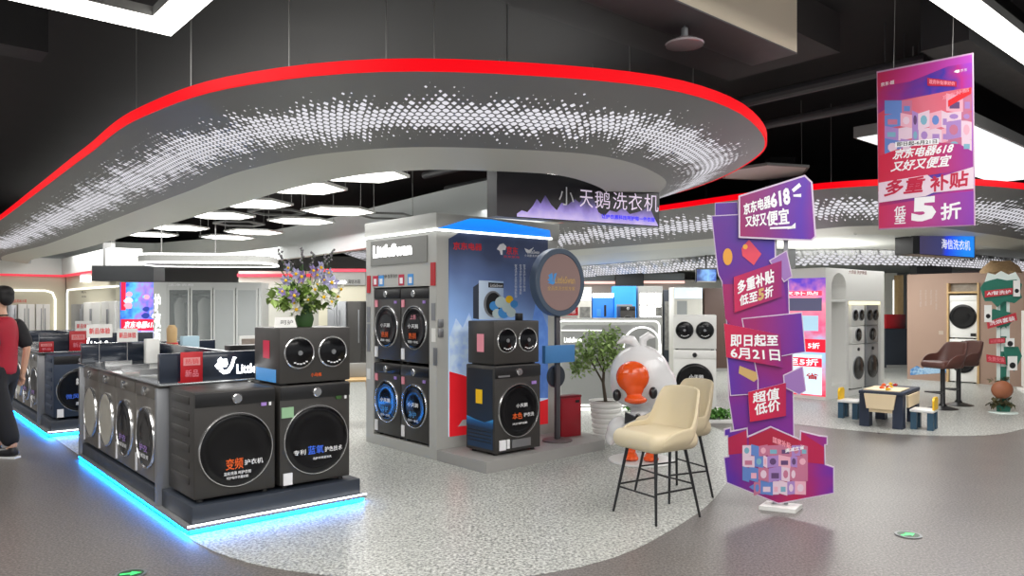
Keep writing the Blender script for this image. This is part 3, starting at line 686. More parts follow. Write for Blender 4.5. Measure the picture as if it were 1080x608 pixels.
# blue LED wash on the poster side, painted as a glowing plate above the strip
bm = BM(); prism(bm, [(.0, 2.386), (KW - .14, 2.386), (KW - .15, 2.47), (.72, 2.53), (.42, 2.52)], -.022, -.0155); obj('blue_wash_glow', bm, gradmat('blue_wash', [(0, (24, 120, 235)), (1, (20, 150, 255))], 'Z', 2.38, 2.53, emit=.85), k, smooth=False)
# header light box and small print on the machine side (plane x = 0, facing -x)
kf = thing('tmp', 'x', 'x', W(4.46, 6.31 + KD, 0), FA)          # only used to measure that face
fl = face(kf); bpy.context.view_layer.update()
def on_left(pts): return [(KD - p[0], p[1]) for p in pts]       # face x -> kiosk y
def lface(parent, name, pts, m, x0=-.012, x1=-.001):
    bm = BM(); a = [bm.verts.new((x0, y, z)) for y, z in pts]; b = [bm.verts.new((x1, y, z)) for y, z in pts]; n = len(pts)
    bm.faces.new(a); bm.faces.new(b[::-1])
    for i in range(n): bm.faces.new((a[i], b[i], b[(i + 1) % n], a[(i + 1) % n]))
    return obj(name, bm, m, parent, smooth=False)
def ltext(parent, body, q, m, x=-.004, bold=.0):
    o = text(parent, body, [(-p[0], p[1]) for p in q], m, y=0, bold=bold)
    for v in o.data.vertices: v.co = (x + v.co.y, -v.co.x, v.co.z)
    return o
bpy.data.objects.remove(kf)
lface(k, 'header_panel', [(1.30, 2.05), (.16, 2.05), (.16, 2.33), (1.30, 2.33)], mat('header_grey', (128, 128, 124), .4))
ltext(k, 'LittleSwan', [(1.24, 2.14), (.44, 2.14), (.44, 2.28), (1.24, 2.28)], M['led_white'], x=-.016, bold=.05)
ltext(k, '呵护健康 智慧洗衣', [(1.16, 1.90), (.74, 1.90), (.74, 1.945), (1.16, 1.945)], M['ink'], x=-.003)
for n_, (y, z, h, w) in enumerate(((1.35, 1.74, .20, .07), (.055, 1.80, .24, .08))):
    lface(k, 'red_tag', [(y + w / 2, z), (y - w / 2, z), (y - w / 2, z + h), (y + w / 2, z + h)], M['red'])
for y, c in ((1.21, 'crimson'), (1.08, 'cyan'), (.66, 'crimson'), (.48, 'cyan')):
    q = [(y + .055, 1.815), (y - .055, 1.815), (y - .055, 1.935), (y + .055, 1.935)]
    s = lface(k, 'sticker', q, M[c], -.004); q = [(y + .03, 1.835), (y - .03, 1.835), (y - .03, 1.90), (y + .03, 1.90)]; lface(s, 'sticker_print', q, M['white_ink'], -.006, -.0045)
for y, z0, z1, c in ((.05, 1.22, 1.36, 'white'), (.02, .98, 1.16, 'steel'), (1.36, 1.06, 1.38, 'steel'), (1.36, .74, .86, 'white'), (1.36, 1.40, 1.58, 'steel'), (.055, 1.44, 1.62, 'steel')):
    lface(k, 'wall_tag', [(y + .035, z0), (y - .035, z0), (y - .035, z1), (y + .035, z1)], M[c], -.006)
# two switch boxes on the corner column
for z in (1.27, 1.37):
    bm = BM(); box(bm, .012, .075, -.02, -.001, z, z + .085, bev=.004); obj('switch_box', bm, M['steel'], k)
# poster
f = face(k, 0.0)
bpy.context.view_layer.update()
P0 = [f(473, 461), f(577, 447), f(577, 252), f(485, 245), f(473, 252)]
bm = BM(); prism(bm, P0, -.014, -.001)
ps = obj('poster', bm, gradmat('poster_blue', [(0, (210, 224, 240)), (.35, (160, 190, 226)), (.62, (122, 154, 202)), (.85, (74, 92, 132)), (1, (40, 50, 76))], 'Z', .5, 2.3, emit=.45, wob=.25, ns=1.6, skew=.25), k, smooth=False)
def pflat(pts, m, y, name, parent=ps):
    bm = BM(); flat(bm, [f(*p) for p in pts], y); return obj(name, bm, m, parent, smooth=False)
pflat([(473, 388), (500, 402), (530, 420), (560, 426), (577, 421), (577, 447), (473, 461)], mat('poster_red', (226, 34, 44), .45, emit=.3), -.0155, 'red_swoosh')
pflat([(482, 450), (487, 443), (516, 440), (513, 447)], M['white_ink'], -.017, 'white_flash')
mt = gradmat('ice_print', [(0, (196, 214, 236)), (.5, (110, 152, 216)), (1, (84, 124, 198))], 'X', .1, 1.5, emit=.3, wob=.9, ns=9)
pflat([(473, 392), (473, 356), (480, 336), (487, 346), (494, 330), (502, 352), (510, 346), (520, 384), (505, 404), (488, 396)], mt, -.0158, 'ice_print')
pflat([(560, 420), (556, 366), (562, 330), (567, 302), (571, 330), (577, 346), (577, 420)], mt, -.0158, 'ice_print')
text(ps, '京东电器', quad(f, (477, 263.5), (507, 264.5), (507, 257.5), (477, 255.5)), M['red_ink'], y=-.017, bold=.03)
text(ps, '京东', quad(f, (533, 268.5), (545, 269.5), (545, 261.5), (533, 260)), M['red_ink'], y=-.017, bold=.03)
text(ps, '京东家电', quad(f, (530, 272), (547, 273), (547, 270.5), (530, 269.5)), M['red_ink'], y=-.017)
text(ps, 'LittleSwan', quad(f, (555, 267.5), (568, 268.3), (568, 264.5), (555, 263.5)), M['white_ink'], y=-.017, bold=.01)
text(ps, '小天鹅洗衣机', quad(f, (552, 271), (568, 271.8), (568, 269.2), (552, 268.4)), M['white_ink'], y=-.017)
pflat([(552, 262), (557, 264), (562, 261), (558, 267), (554, 266.5)], M['white_ink'], -.017, 'swan_mark')
pflat([(523, 263), (526, 258), (530, 257), (533, 260), (532, 264), (529, 264), (529, 269), (527, 269), (526, 265)], M['white_ink'], -.017, 'brand_mark')
for u, n_ in ((543, 11), (548, 10), (552, 9)):
    text(ps, '\n'.join('智净洗护全家衣物焕新如初'[:n_]), quad(f, (u - 1.3, 279 + n_ * 3.2), (u + 1.3, 279 + n_ * 3.2), (u + 1.3, 279), (u - 1.3, 279)), M['white_ink'], y=-.017)
# the boxed washer printed on the poster
pflat([(498, 336), (504, 337), (504, 299), (498, 303)], mat('print_dark', (52, 60, 76), .5), -.017, 'carton_print')
pflat([(504, 337), (530, 338), (530, 297), (504, 296)], gradmat('print_silver', [(0, (190, 206, 222)), (1, (120, 140, 170))], 'X', .5, 1.0, emit=.25), -.017, 'carton_print')
pflat([(514, 303.5), (530, 304), (530, 299), (514, 298)], M['ink'], -.0178, 'carton_print')
text(ps, 'LittleSwan', quad(f, (516, 302.6), (529, 303), (529, 300), (516, 299.5)), M['white_ink'], y=-.0185)
def disc(u, v, ru, rv, m, y, nm, parent=ps, ff=None):
    bm = BM(); flat(bm, [(ff or f)(u + ru * math.cos(R(a)), v - rv * math.sin(R(a))) for a in range(0, 360, 15)], y); return obj(nm, bm, m, parent, smooth=False)
disc(519, 321, 10, 14, M['steel'], -.0175, 'door_print'); disc(519.5, 321, 8, 12, M['ink'], -.018, 'door_print')
for u, v, r, c in ((520, 323, 5, 'cyan'), (527, 319, 6, 'pale'), (534, 324, 6, 'pale'), (530, 330, 6, 'cyan'), (523, 331, 5, 'pale'), (538, 330, 5, 'pale'), (541, 321, 4, 'cyan'), (536, 316, 4, 'yellow')):
    disc(u, v, r, r, M.setdefault(c, mat('print_pale', (196, 214, 214), .5)), -.019 - .0002 * u / 100, 'bubble_print')
bm = BM(); box(bm, -.075, .0, -.02, .0, 0, .09)
# platform in front of the poster
pt = thing('platform', 'low grey platform in front of the poster wall under the stacked machines', 'platform', W(4.46, 5.50, 0), TH)
bm = BM(); slab(bm, [(.0, 0), (1.74, .07), (1.92, .45), (1.92, .805), (.0, .805)], 0, .112); obj('deck', bm, mat('platform_grey', (158, 157, 154), .5), pt, smooth=False)
# machines in the kiosk
for i, (y, col) in enumerate(((.41, 'right'), (.97, 'left'))):
    for z, row in ((.117, 'lower'), (.957, 'upper')):
        up = row == 'upper'
        washer('washing_machine', '%s %s dark front loader of the four built into the grey kiosk' % (row, col), (*W(4.46 + .012, 6.31 + y + .005)[:2], z), FA, 'dark front loaders built into the kiosk', w=.555, h=.83, d=.6, dr=.238, dz=.40,
               words=[('小天鹅', rq(-.1, .1, .395, .44), 'white_ink'), ('热销' if up else '净护', rq(-.08, .06, .28, .345), 'orange' if up else 'cyan'), ('洗烘一体机', rq(-.1, .1, .235, .262), 'white_ink')] + ([('上新', rq(-.05, .06, .49, .54), 'pink')] if up and col == 'right' else []),
               stickers=[(-.255, -.2, .05, .17, 'white_ink'), (.16, .2, .66, .69, 'lilac'), (-.25, -.2, .62, .7, 'pink')], dialx=.0)
# stacked pair on the platform
washer('washing_machine', 'dark front loader with orange door print on the low platform, yellow sticker on its side', W(4.985, 5.64, .114), FB, None, w=.62, h=.885, d=.46, dr=.272, dz=.43, ribs=False,
       words=[('小天鹅', rq(-.05, .1, .46, .5), 'white_ink'), ('本色', rq(-.1, .03, .345, .41), 'orange'), ('护衣洗', rq(.05, .19, .36, .4), 'white_ink'), ('洗护更轻柔', rq(-.1, .1, .29, .31), 'white_ink')],
       stickers=[(-.25, -.17, .05, .15, 'white_ink'), (-.09, .16, .06, .14, 'steel'), (-.155, -.12, .06, .15, 'white_ink'), (.18, .24, .68, .71, 'lilac'), (-.27, -.12, .772, .79, 'steel')])
wm = bpy.context.scene.objects
st = [o for o in COL.objects if o.get('label', '').startswith('dark front loader with orange door print on the low')][0]
bm = BM(); box(bm, -.3095, -.306, .03, .43, .06, .85); obj('side_print_tint', bm, gradmat('side_navy', [(0, (26, 58, 92)), (.4, (24, 40, 60)), (1, (34, 38, 46))], 'Z', .05, .85), st, smooth=False)  # navy print, with a blue light cast worked into its colour
bm = BM(); box(bm, -.3145, -.308, .19, .29, .50, .64); obj('side_sticker', bm, M['yellow'], st, smooth=False)
bm = BM(); prism(bm, [(.02, .26), (.44, .27), (.44, .36), (.30, .335), (.15, .32), (.02, .36)], 0, .005)
o = obj('side_band', bm, gradmat('side_blue', [(0, (20, 46, 74)), (.55, (30, 84, 140)), (1, (60, 160, 226))], 'Z', .26, .36), st, smooth=False); o.rotation_euler = (0, 0, R(90)); o.location = (-.3095, 0, 0)
for kk in range(4):
    bm = BM(); box(bm, -.313, -.306, .05, .42, .12 + kk * .035, .128 + kk * .035); obj('vent_rib', bm, M['black'], st, smooth=False)
mini('washing_machine', 'small dark double-door washer stacked on the platform machine, pink print on its side', W(4.985, 5.655, 1.0005), FB, None, w=.6, h=.44, d=.42, side=[(.16, .27, .13, .31, 'pink')])
small_box('speaker_box', 'tiny black box standing on the platform double-door washer', W(5.12, 5.78, 1.442), FB, .07, .05, .075, M['black'], group=None)
# round lollipop sign
rs = thing('round_sign', 'round brown lollipop sign with dark frame and gold lettering on a pole by the kiosk', 'sign', W(5.75, 5.86, .114), TH)
bm = BM(); lathe(bm, [(0, 0), (.165, 0), (.165, .012), (.15, .02), (0, .02)], n=40); obj('base', bm, mat('sign_base', (104, 92, 92), .45), rs)
bm = BM(); box(bm, -.03, .03, -.02, .02, .02, 1.38, bev=.006); obj('pole', bm, mat('pole_dark', (84, 82, 86), .4, .3), rs)
cz = 1.735
bm = BM(); lathe(bm, [(0, -.05), (.365, -.05), (.372, -.04), (.372, .05), (.365, .06), (.315, .06), (.31, .05), (0, .05)], 'Y', (0, 0, cz), 64); obj('frame', bm, mat('sign_rim', (74, 88, 106), .35), rs)
bm = BM(); lathe(bm, [(.309, .0505), (.309, .054), (0, .054)], 'Y', (0, 0, cz), 56); fc = obj('sign_face', bm, mat('sign_brown', (150, 124, 120), .3), rs)
text(fc, 'LittleSwan', rq(-.09, .22, cz - .015, cz + .065), M['gold'], y=-.0555, bold=.02)
text(fc, '全品类洗衣机专家', rq(-.2, .22, cz - .09, cz - .045), M['gold'], y=-.0555, bold=.01)
bm = BM()
for q in ([(-.2, .0), (-.15, -.03), (-.12, .0), (-.15, .04)], [(-.19, .05), (-.155, .0), (-.12, .02), (-.13, .08)], [(-.12, .0), (-.1, -.02), (-.06, .08), (-.1, .07)], [(-.2, -.03), (-.12, -.05), (-.08, -.02), (-.13, -.01)]): flat(bm, [(x, cz + .02 + z) for x, z in q], -.0556 - .0002 * len(bm.faces))
obj('swan_mark', bm, M['cyan'], fc, smooth=False)
bm = BM(); box(bm, -.25, .20, -.075, -.021, .86, 1.05, bev=.006); obj('blue_plate', bm, mat('plate_blue', (70, 128, 186), .4), rs)
bm = BM(); lathe(bm, [(0, -.025), (.12, -.025), (.125, -.015), (.125, .015), (.12, .02), (0, .02)], 'Y', (.03, .05, .70), 36); obj('round_plate', bm, M['plinth'], rs)
# red bag stand
rb = thing('red_bin', 'dark red open box standing at the back of the platform behind the pole', 'bin', W(6.06, 6.0, .114), TH - R(8))
bm = BM(); box(bm, -.14, .14, -.06, .06, 0, .44, bev=.006); obj('box', bm, mat('bin_red', (150, 18, 34), .3), rb)
bm = BM(); box(bm, -.145, .145, -.065, .065, .44, .465, bev=.004); obj('lid', bm, mat('bin_red_dark', (112, 14, 28), .35), rb)
bm = BM(); box(bm, .06, .11, -.0665, -.0605, .38, .41); obj('handle', bm, M['ink'], rb)

# ------------------------------------------------------------------ hanging shop sign
hs = thing('hanging_sign', 'dark hanging sign with white shop lettering and purple flames above the kiosk', 'sign', W(4.60, 5.53, 2.455), R(38))
f2 = face(hs, -.0); bpy.context.view_layer.update()
bm = BM(); prism(bm, quad(f2, (524, 228), (695.5, 240), (695.5, 198), (524, 177)), 0, .16); obj('box', bm, mat('sign_black', (40, 38, 42), .35), hs, smooth=False)
fm = gradmat('flame_print', [(0, (206, 190, 245)), (.45, (140, 122, 200)), (.8, (74, 66, 110)), (1, (44, 42, 50))], 'Z', .02, .30, emit=.42, wob=.5, ns=7)
def fl2(pts, m, y, nm):
    bm = BM(); flat(bm, [f2(*p) for p in pts], y); return obj(nm, bm, m, hs, smooth=False)
top = [(545, 225.5), (550, 222), (556, 224), (562, 217), (566, 210), (570, 215), (575, 206), (581, 216), (587, 222), (592, 214), (599, 216), (606, 210), (611, 214), (616, 206), (621, 203), (626, 210), (631, 224), (637, 228), (643, 222), (650, 224), (657, 219), (664, 226), (672, 224), (678, 222), (684, 216), (689, 228), (693, 236)]
fl2([(545, 228.6)] + [(694, 238.6)] + top[::-1], fm, -.003, 'flame_print')
text(hs, '小', quad(f2, (589, 216), (605, 218), (605, 199), (589, 196)), M['white_ink'], y=-.006)
for ch, u0, u1 in (('天', 611, 625), ('鹅', 627, 643), ('洗', 646, 661), ('衣', 662.5, 677), ('机', 679, 694)):
    dv = (u0 - 589) * .065
    text(hs, ch, quad(f2, (u0, 217 + dv), (u1, 218.2 + dv), (u1, 200 + dv), (u0, 198.6 + dv)), mat('sign_letter', (226, 210, 232), .5, emit=.5), y=-.006)
text(hs, '让护衣黑科技呵护每一件衣服', quad(f2, (634, 230.5), (690, 234.5), (690, 230), (634, 226)), mat('sign_blue', (40, 34, 225), .5, emit=.8), y=-.007, bold=.04)
for u in (540, 670):
    x, z = f2(u, 190); bm = BM(); tube(bm, [(x, .08, z - .05), (x, .08, 4.61 - 2.455)], .008, 6); obj('hanger_rod', bm, M['lamp_frame'], hs)
# ------------------------------------------------------------------ cream bar stools
def shell(bm, w, zs, zb, zt, lean=.10, arm=.12, front=.16, th=.03, n=40, depth=None):
    """bucket: a wall that runs round the seat, high at the back (+y), sinking to the front corners, with thickness"""
    depth = depth or w
    def ring(an, z, grow):
        c, s = math.sin(an), math.cos(an)                 # an = 0 at the back
        r = grow; e = .72
        x = math.copysign(abs(c) ** e, c) * w / 2 * r; y = math.copysign(abs(s) ** e, s) * depth / 2 * r
        return x, y
    rows = 9; inner = []; outer = []
    A = R(128)
    for i in range(n + 1):
        an = -A + 2 * A * i / n
        k = max(0.0, min(1.0, (R(72) - abs(an)) / R(34))); k = k * k * (3 - 2 * k); k *= .93 + .07 * math.cos(an * 2)
        top = zb + arm + (zt - zb - arm) * k
        fade = min(1, (A - abs(an)) / R(40)); top = zb + .02 + (top - zb - .02) * (fade ** .6)
        ci = []; co = []
        for j in range(rows):
            t = j / (rows - 1); z = zb + (top - zb) * t
            g = .86 + .16 * math.sin(min(1, t * 1.6) * math.pi / 2)
            x, y = ring(an, z, g); y += lean * max(0, math.cos(an)) * (z - zb) / (zt - zb)
            x2, y2 = ring(an, z, g - th * 2 / w); y2 += lean * max(0, math.cos(an)) * (z - zb) / (zt - zb)
            co.append(bm.verts.new((x, y, z))); ci.append(bm.verts.new((x2, y2, z + (.008 if j == rows - 1 else 0))))
        inner.append(ci); outer.append(co)
    for i in range(n):
        for j in range(rows - 1):
            bm.faces.new((outer[i][j], outer[i + 1][j], outer[i + 1][j + 1], outer[i][j + 1]))
            bm.faces.new((inner[i][j], inner[i][j + 1], inner[i + 1][j + 1], inner[i + 1][j]))
        bm.faces.new((outer[i][-1], outer[i + 1][-1], inner[i + 1][-1], inner[i][-1]))
        bm.faces.new((outer[i][0], inner[i][0], inner[i + 1][0], outer[i + 1][0]))
    for q in (0, n):
        for j in range(rows - 1): bm.faces.new((outer[q][j], outer[q][j + 1], inner[q][j + 1], inner[q][j]))
    return bm
def cushion(bm, w, d, z0, z1, bev, y=0): return box(bm, -w / 2, w / 2, y - d / 2, y + d / 2, z0, z1, bev=bev, seg=5)
cream = mat('cream_leather', (206, 192, 160), .42, noise=.03, ns=6)
def bar_stool(label, loc, rotz):
    t = thing('bar_stool', label, 'bar stool', loc, rotz, 'cream bar stools')
    bm = BM(); cushion(bm, .485, .49, .512, .655, .066, -.01); o = obj('seat', bm, cream, t)
    bm = BM(); shell(bm, .53, 0, .525, .965, lean=.06, arm=.155, th=.022, depth=.54); o = obj('backrest', bm, cream, t)
    s = o.modifiers.new('round', 'SUBSURF'); s.levels = 1; s.render_levels = 1
    legs = []
    for sx in (-1, 1):
        for sy in (-1, 1):
            bm = BM(); a = (sx * .15, sy * .15, .53); b = (sx * .235, sy * .225, 0)
            tube(bm, [a, b], [.013, .0095], 10); obj('leg', bm, M['black'], t)
    def at(sx, sy, z):
        q = 1 - z / .53; return (sx * (.15 + .085 * q), sy * (.15 + .075 * q), z)
    for (p, q) in ((at(-1, -1, .20), at(1, -1, .20)), (at(-1, 1, .25), at(1, 1, .25)), (at(-1, -1, .22), at(-1, 1, .22)), (at(1, -1, .22), at(1, 1, .22))):
        bm = BM(); tube(bm, [p, q], .0075, 8); obj('footrest_bar', bm, M['black'], t)
    bm = BM(); box(bm, -.17, .17, -.17, .17, .508, .516); obj('seat_frame', bm, M['black'], t)
    return t
# facing: local -y is the front
bar_stool('cream leather bar stool with thin black legs, the nearer of the two', (1.10, 5.72, 0), R(-57))
bar_stool('cream leather bar stool with thin black legs, half hidden behind the nearer one', (1.36, 6.32, 0), R(-64))

# ------------------------------------------------------------------ white bird statue
p = G(676, 486.6, 0)
bird = thing('bird_statue', 'big glossy white bird statue with orange bill and feet on a round white base', 'statue', (p[0], p[1], 0), R(-10))
gl = mat('statue_white', (232, 232, 232), .22, coat=.4); og = mat('statue_orange', (232, 84, 16), .22, coat=.4); bkc = mat('statue_black', (24, 24, 26), .3, coat=.3)
bm = BM(); lathe(bm, [(0, 0), (.33, 0), (.335, .01), (.325, .022), (0, .022)], n=56); obj('base', bm, mat('statue_base', (222, 222, 220), .35), bird)
blob('body', [((0, .04, .30), (.20, .19, .17)), ((0, .02, .44), (.13, .12, .12)), ((0, .18, .33), (.14, .17, .12)), ((.0, .31, .41), (.06, .1, .05)),
              ((-.01, .0, .87), (.315, .30, .325)), ((.02, .03, .79), (.345, .31, .265)), ((-.08, .0, .74), (.22, .24, .19))], gl, bird, voxel=.018, smooth=12)
blob('wing', [((-.24, -.04, .34), (.10, .12, .13), Matrix.Rotation(.5, 4, 'Y')), ((-.31, -.02, .24), (.055, .09, .09))], gl, bird, voxel=.014)
blob('wing', [((.24, -.04, .34), (.10, .12, .13), Matrix.Rotation(-.5, 4, 'Y')), ((.31, -.02, .24), (.055, .09, .09))], gl, bird, voxel=.014)
blob('bill', [((-.08, -.31, .89), (.165, .12, .16)), ((-.065, -.35, .775), (.095, .07, .08)), ((-.05, -.385, .675), (.115, .09, .045))], og, bird, voxel=.012, smooth=6)
bm = BM()
tube(bm, [(-.03, -.03, 1.17), (-.09, -.05, 1.24), (-.17, -.06, 1.25), (-.24, -.06, 1.21)], [.035, .05, .045, .008], 14)
tube(bm, [(.02, 0, 1.17), (.02, 0, 1.25), (.08, 0, 1.29), (.14, 0, 1.27)], [.035, .045, .04, .008], 14)
obj('head_tuft', bm, gl, bird)
for x, z, y in ((-.235, .70, -.255), (.12, .735, -.298)):
    bm = BM(); ball(bm, (x, y, z), (.042, .035, .06), 16); obj('eye', bm, bkc, bird)
for s in (-1, 1):
    bm = BM(); prism(bm, [(s * .0 - .03, .48), (s * .125 - .03, .54), (s * .13 - .03, .42)], -.31, -.25); ball(bm, (-.03, -.29, .48), (.03, .035, .03), 10)
    obj('bow', bm, bkc, bird, smooth=False)
bm = BM(); tube(bm, [(-.03, -.27, .48), (-.03, -.05, .47)], .03, 8); obj('collar', bm, bkc, bird)
for s in (-1, 1):
    blob('foot', [((s * .10, -.01, .13), (.05, .05, .12)), ((s * .10, -.05, .06), (.07, .11, .04)), ((s * .10 - .045, -.12, .05), (.034, .055, .028)), ((s * .10 + .045, -.12, .05), (.034, .055, .028)), ((s * .10, -.14, .05), (.034, .055, .028))], og, bird, voxel=.010, smooth=5)

# ------------------------------------------------------------------ potted tree
p = G(639, 468, 0)
tr = thing('potted_tree', 'leafy green small tree in a ribbed white pot behind the white bird statue', 'potted plant', (p[0], p[1], 0))
prof = [(0, 0), (.13, 0)]
for i in range(8):
    z = .02 + i * .058; r = .135 + .045 * i / 8
    prof += [(r, z), (r + .012, z + .012), (r + .012, z + .036), (r, z + .048)]
prof += [(.195, .49), (.20, .50), (.185, .50), (.18, .46), (0, .46)]
bm = BM(); lathe(bm, prof, n=40); obj('pot', bm, M['white'], tr)
bm = BM(); lathe(bm, [(0, .462), (.179, .462), (.17, .47), (0, .475)], n=24); obj('soil', bm, mat('soil', (64, 50, 40), .9), tr)
rnd = random.Random(11)
bm = BM(); tube(bm, [(0, 0, .46), (-.03, .0, .7), (-.02, 0, .9), (-.06, 0, 1.1)], [.022, .018, .015, .008], 8)
tube(bm, [(-.03, 0, .7), (-.14, .03, .9), (-.24, .0, 1.1)], [.013, .01, .005], 7); tube(bm, [(-.02, 0, .84), (.1, 0, 1.0), (.15, 0, 1.2)], [.011, .008, .004], 7)
tube(bm, [(-.02, 0, .8), (-.12, -.1, 1.0)], [.01, .005], 7); obj('trunk', bm, mat('bark', (70, 60, 48), .8), tr)
bm = BM(); 
for c, s, n_ in (((-.10, 0, 1.12), (.26, .22, .22), 420), ((-.24, .02, .98), (.18, .18, .2), 300), ((.08, 0, 1.2), (.16, .16, .17), 220), ((.0, -.05, 1.0), (.18, .16, .18), 240), ((-.34, .0, .88), (.10, .10, .12), 90)):
    leafs(bm, c, n_, s, .055, rnd=rnd)
obj('foliage', bm, mat('tree_leaf', (140, 166, 96), .5, noise=.35, ns=10), tr, smooth=False)
# ------------------------------------------------------------------ purple promotion standee
p = G(822, 537, 0)
sd = thing('promotion_standee', 'tall purple and red cut-out promotion standee with white Chinese lettering on a white foot', 'standee', (p[0], p[1], 0), R(-12))
bm = BM(); slab(bm, [(-.16, -.06), (.10, -.12), (.18, .06), (-.08, .12)], 0, .03); obj('foot_plate', bm, M['white'], sd, smooth=False)
bm = BM(); box(bm, -.045, -.015, .03, .06, .03, 2.2); box(bm, .04, .07, .03, .06, .03, 2.2); obj('back_post', bm, M['steel'], sd, smooth=False)
pb = mat('board_edge', (206, 190, 210), .5)
pv = gradmat('standee_violet', [(0, (92, 42, 158)), (.45, (140, 30, 112)), (.7, (98, 34, 140)), (1, (72, 44, 160))], 'Z', .1, 2.4, emit=0, rough=.35, wob=1.0, ns=1.7, skew=.5)
pr = gradmat('standee_red', [(0, (196, 30, 72)), (.6, (160, 22, 84)), (1, (120, 30, 120))], 'X', -.5, .5, rough=.35, wob=.6, ns=2)
lvd = mat('standee_lavender', (150, 112, 176), .4)
def board(pts, y, m, name='board', edge=3.5, th=.02):
    f = face(sd, y); P = [f(*q) for q in pts]
    bm = BM(); prism(bm, P, y + .001, y + th)
    o = obj(name, bm, pb, sd, smooth=False)
    cx = sum(q[0] for q in P) / len(P); cz_ = sum(q[1] for q in P) / len(P)
    # printed face a little inside the white edge
    e = edge / 790 * 5.9 * .28; N = len(P); ar = sum(P[i][0] * P[(i + 1) % N][1] - P[(i + 1) % N][0] * P[i][1] for i in range(N)); sg = 1 if ar > 0 else -1
    I = []
    for i in range(N):
        a, b, c = Vector(P[i - 1]), Vector(P[i]), Vector(P[(i + 1) % N])
        d1, d2 = (b - a).normalized(), (c - b).normalized(); n1, n2 = Vector((-d1.y, d1.x)) * sg, Vector((-d2.y, d2.x)) * sg
        h = (n1 + n2); h = h / max(.35, h.length_squared) * 2
        I.append(b + h * e)
    bm = BM(); flat(bm, [(q.x, q.y) for q in I], y); obj('print', bm, m, o, smooth=False)
    return o, f
def btext(o, f, body, q, m='white_ink', y=0.0, bold=.03): return text(o, body, quad(f, *q), M[m], y=y - .002, bold=bold)
board([(754, 228), (754, 214), (778, 213), (779, 230)], .012, pv, edge=2)
board([(750, 227.5), (779, 226), (818, 250), (818, 284), (832, 296), (833, 332), (836, 350), (838, 470), (776, 470), (768, 420), (766, 340), (761, 297), (757, 290)], .0, pv)
board([(762, 300), (790, 300), (826, 292), (830, 330), (828, 350), (776, 350), (765, 336)], -.004, gradmat('standee_mag', [(0, (160, 26, 96)), (1, (104, 36, 150))], 'X', -.4, .3, wob=.5), th=.003, edge=0)
o, f = board([(811, 275), (830, 264), (836, 292), (827, 298)], -.012, lvd)
o, f = board([(779, 206.5), (849, 184.5), (857, 192), (861, 250), (856, 254.5), (820, 253), (779, 251)], -.035, gradmat('standee_top', [(0, (150, 30, 96)), (.35, (128, 34, 120)), (.75, (86, 40, 164)), (1, (150, 34, 100))], 'X', -.3, .32, wob=.35, ns=2), edge=6)
btext(o, f, '京东电器', [(784.5, 227), (812.5, 219), (812, 206), (784, 216)], y=-.035)
btext(o, f, '618', [(813, 220), (834, 215.5), (832, 196.5), (812, 205)], y=-.035, bold=.045)
btext(o, f, '又好又', [(786, 239.5), (808, 238), (808, 224), (786, 229)], y=-.035)
btext(o, f, '便宜', [(809, 238.5), (832, 236.5), (831, 219.5), (808.5, 224)], y=-.035)
f = face(sd, -.038)
for q in ([(832.5, 240.5), (839, 235), (839, 241), (830, 242)], [(812, 240), (838, 238.5), (838, 241.2), (812, 241.8)], [(835, 200), (843, 193), (845, 196.5), (837, 203)], [(836.5, 205.5), (845, 204.5), (845, 208), (837, 207.5)]):
    bm = BM(); flat(bm, [f(*x) for x in q], -.0375); obj('flourish', bm, M['white_ink'], o, smooth=False)
# coin and red envelope printed above the middle
def printed(o, pts, m, y, nm='print'):
    f = face(sd, y); bm = BM(); flat(bm, [f(*q) for q in pts], y); return obj(nm, bm, m, o, smooth=False)
col = [x for x in sd.children if x.name.startswith('board')][1]
printed(col, [(782, 262), (790, 253), (803, 268), (795, 280), (783, 270)], gradmat('envelope', [(0, (220, 70, 90)), (1, (170, 24, 84))], 'Z', 2.0, 2.2), -.0045)
printed(col, [(762 + 5.5 + 5 * math.cos(a * .35), 271 + 9 * math.sin(a * .35)) for a in range(18)], mat('coin_gold', (226, 160, 60), .4), -.0045)
printed(col, [(783 + 3 + 2.6 * math.cos(a * .35), 260.5 + 2.6 * math.sin(a * .35)) for a in range(18)], mat('coin_gold', (226, 160, 60), .4), -.005)
o, f = board([(774, 292.5), (824.5, 275), (824.5, 313), (774.5, 330)], -.026, gradmat('standee_red_a', [(0, (196, 30, 80)), (.7, (150, 24, 100)), (1, (96, 34, 140))], 'X', -.35, .15, wob=.4), edge=0, th=.012)
btext(o, f, '多重补贴', [(778, 310.5), (816, 298), (815.5, 284), (777.5, 297.5)], y=-.026)
btext(o, f, '低至', [(780, 323), (798.5, 318), (798.5, 307), (780, 312.5)], y=-.026)
btext(o, f, '5', [(799.5, 318), (806, 316), (806, 303.5), (799.5, 305.5)], 'gold', y=-.026, bold=.05)
btext(o, f, '折', [(806.5, 315.5), (815, 312.5), (815, 301.5), (806.5, 304.5)], y=-.026)
board([(782, 336), (846, 329.5), (850, 372), (836, 374), (826, 376), (790, 380)], -.008, gradmat('standee_v2', [(0, (150, 28, 100)), (1, (78, 42, 160))], 'X', -.2, .25, wob=.5))
board([(764, 350), (790, 350), (800, 400), (800, 416), (770, 418)], -.008, gradmat('standee_v3', [(0, (76, 44, 166)), (1, (120, 34, 120))], 'X', -.45, -.1, wob=.4))
o, f = board([(763.5, 341.5), (822.5, 353), (825.5, 388), (766, 377)], -.026, gradmat('standee_red_b', [(0, (200, 28, 70)), (.6, (170, 26, 84)), (1, (110, 30, 130))], 'X', -.45, .1, wob=.4), edge=0, th=.012)
btext(o, f, '即日起至', [(770.5, 366), (820, 365), (820, 354), (770.5, 353)], y=-.026)
btext(o, f, '6月21日', [(771, 378), (822.5, 381), (821.5, 369.5), (770, 367)], y=-.026)
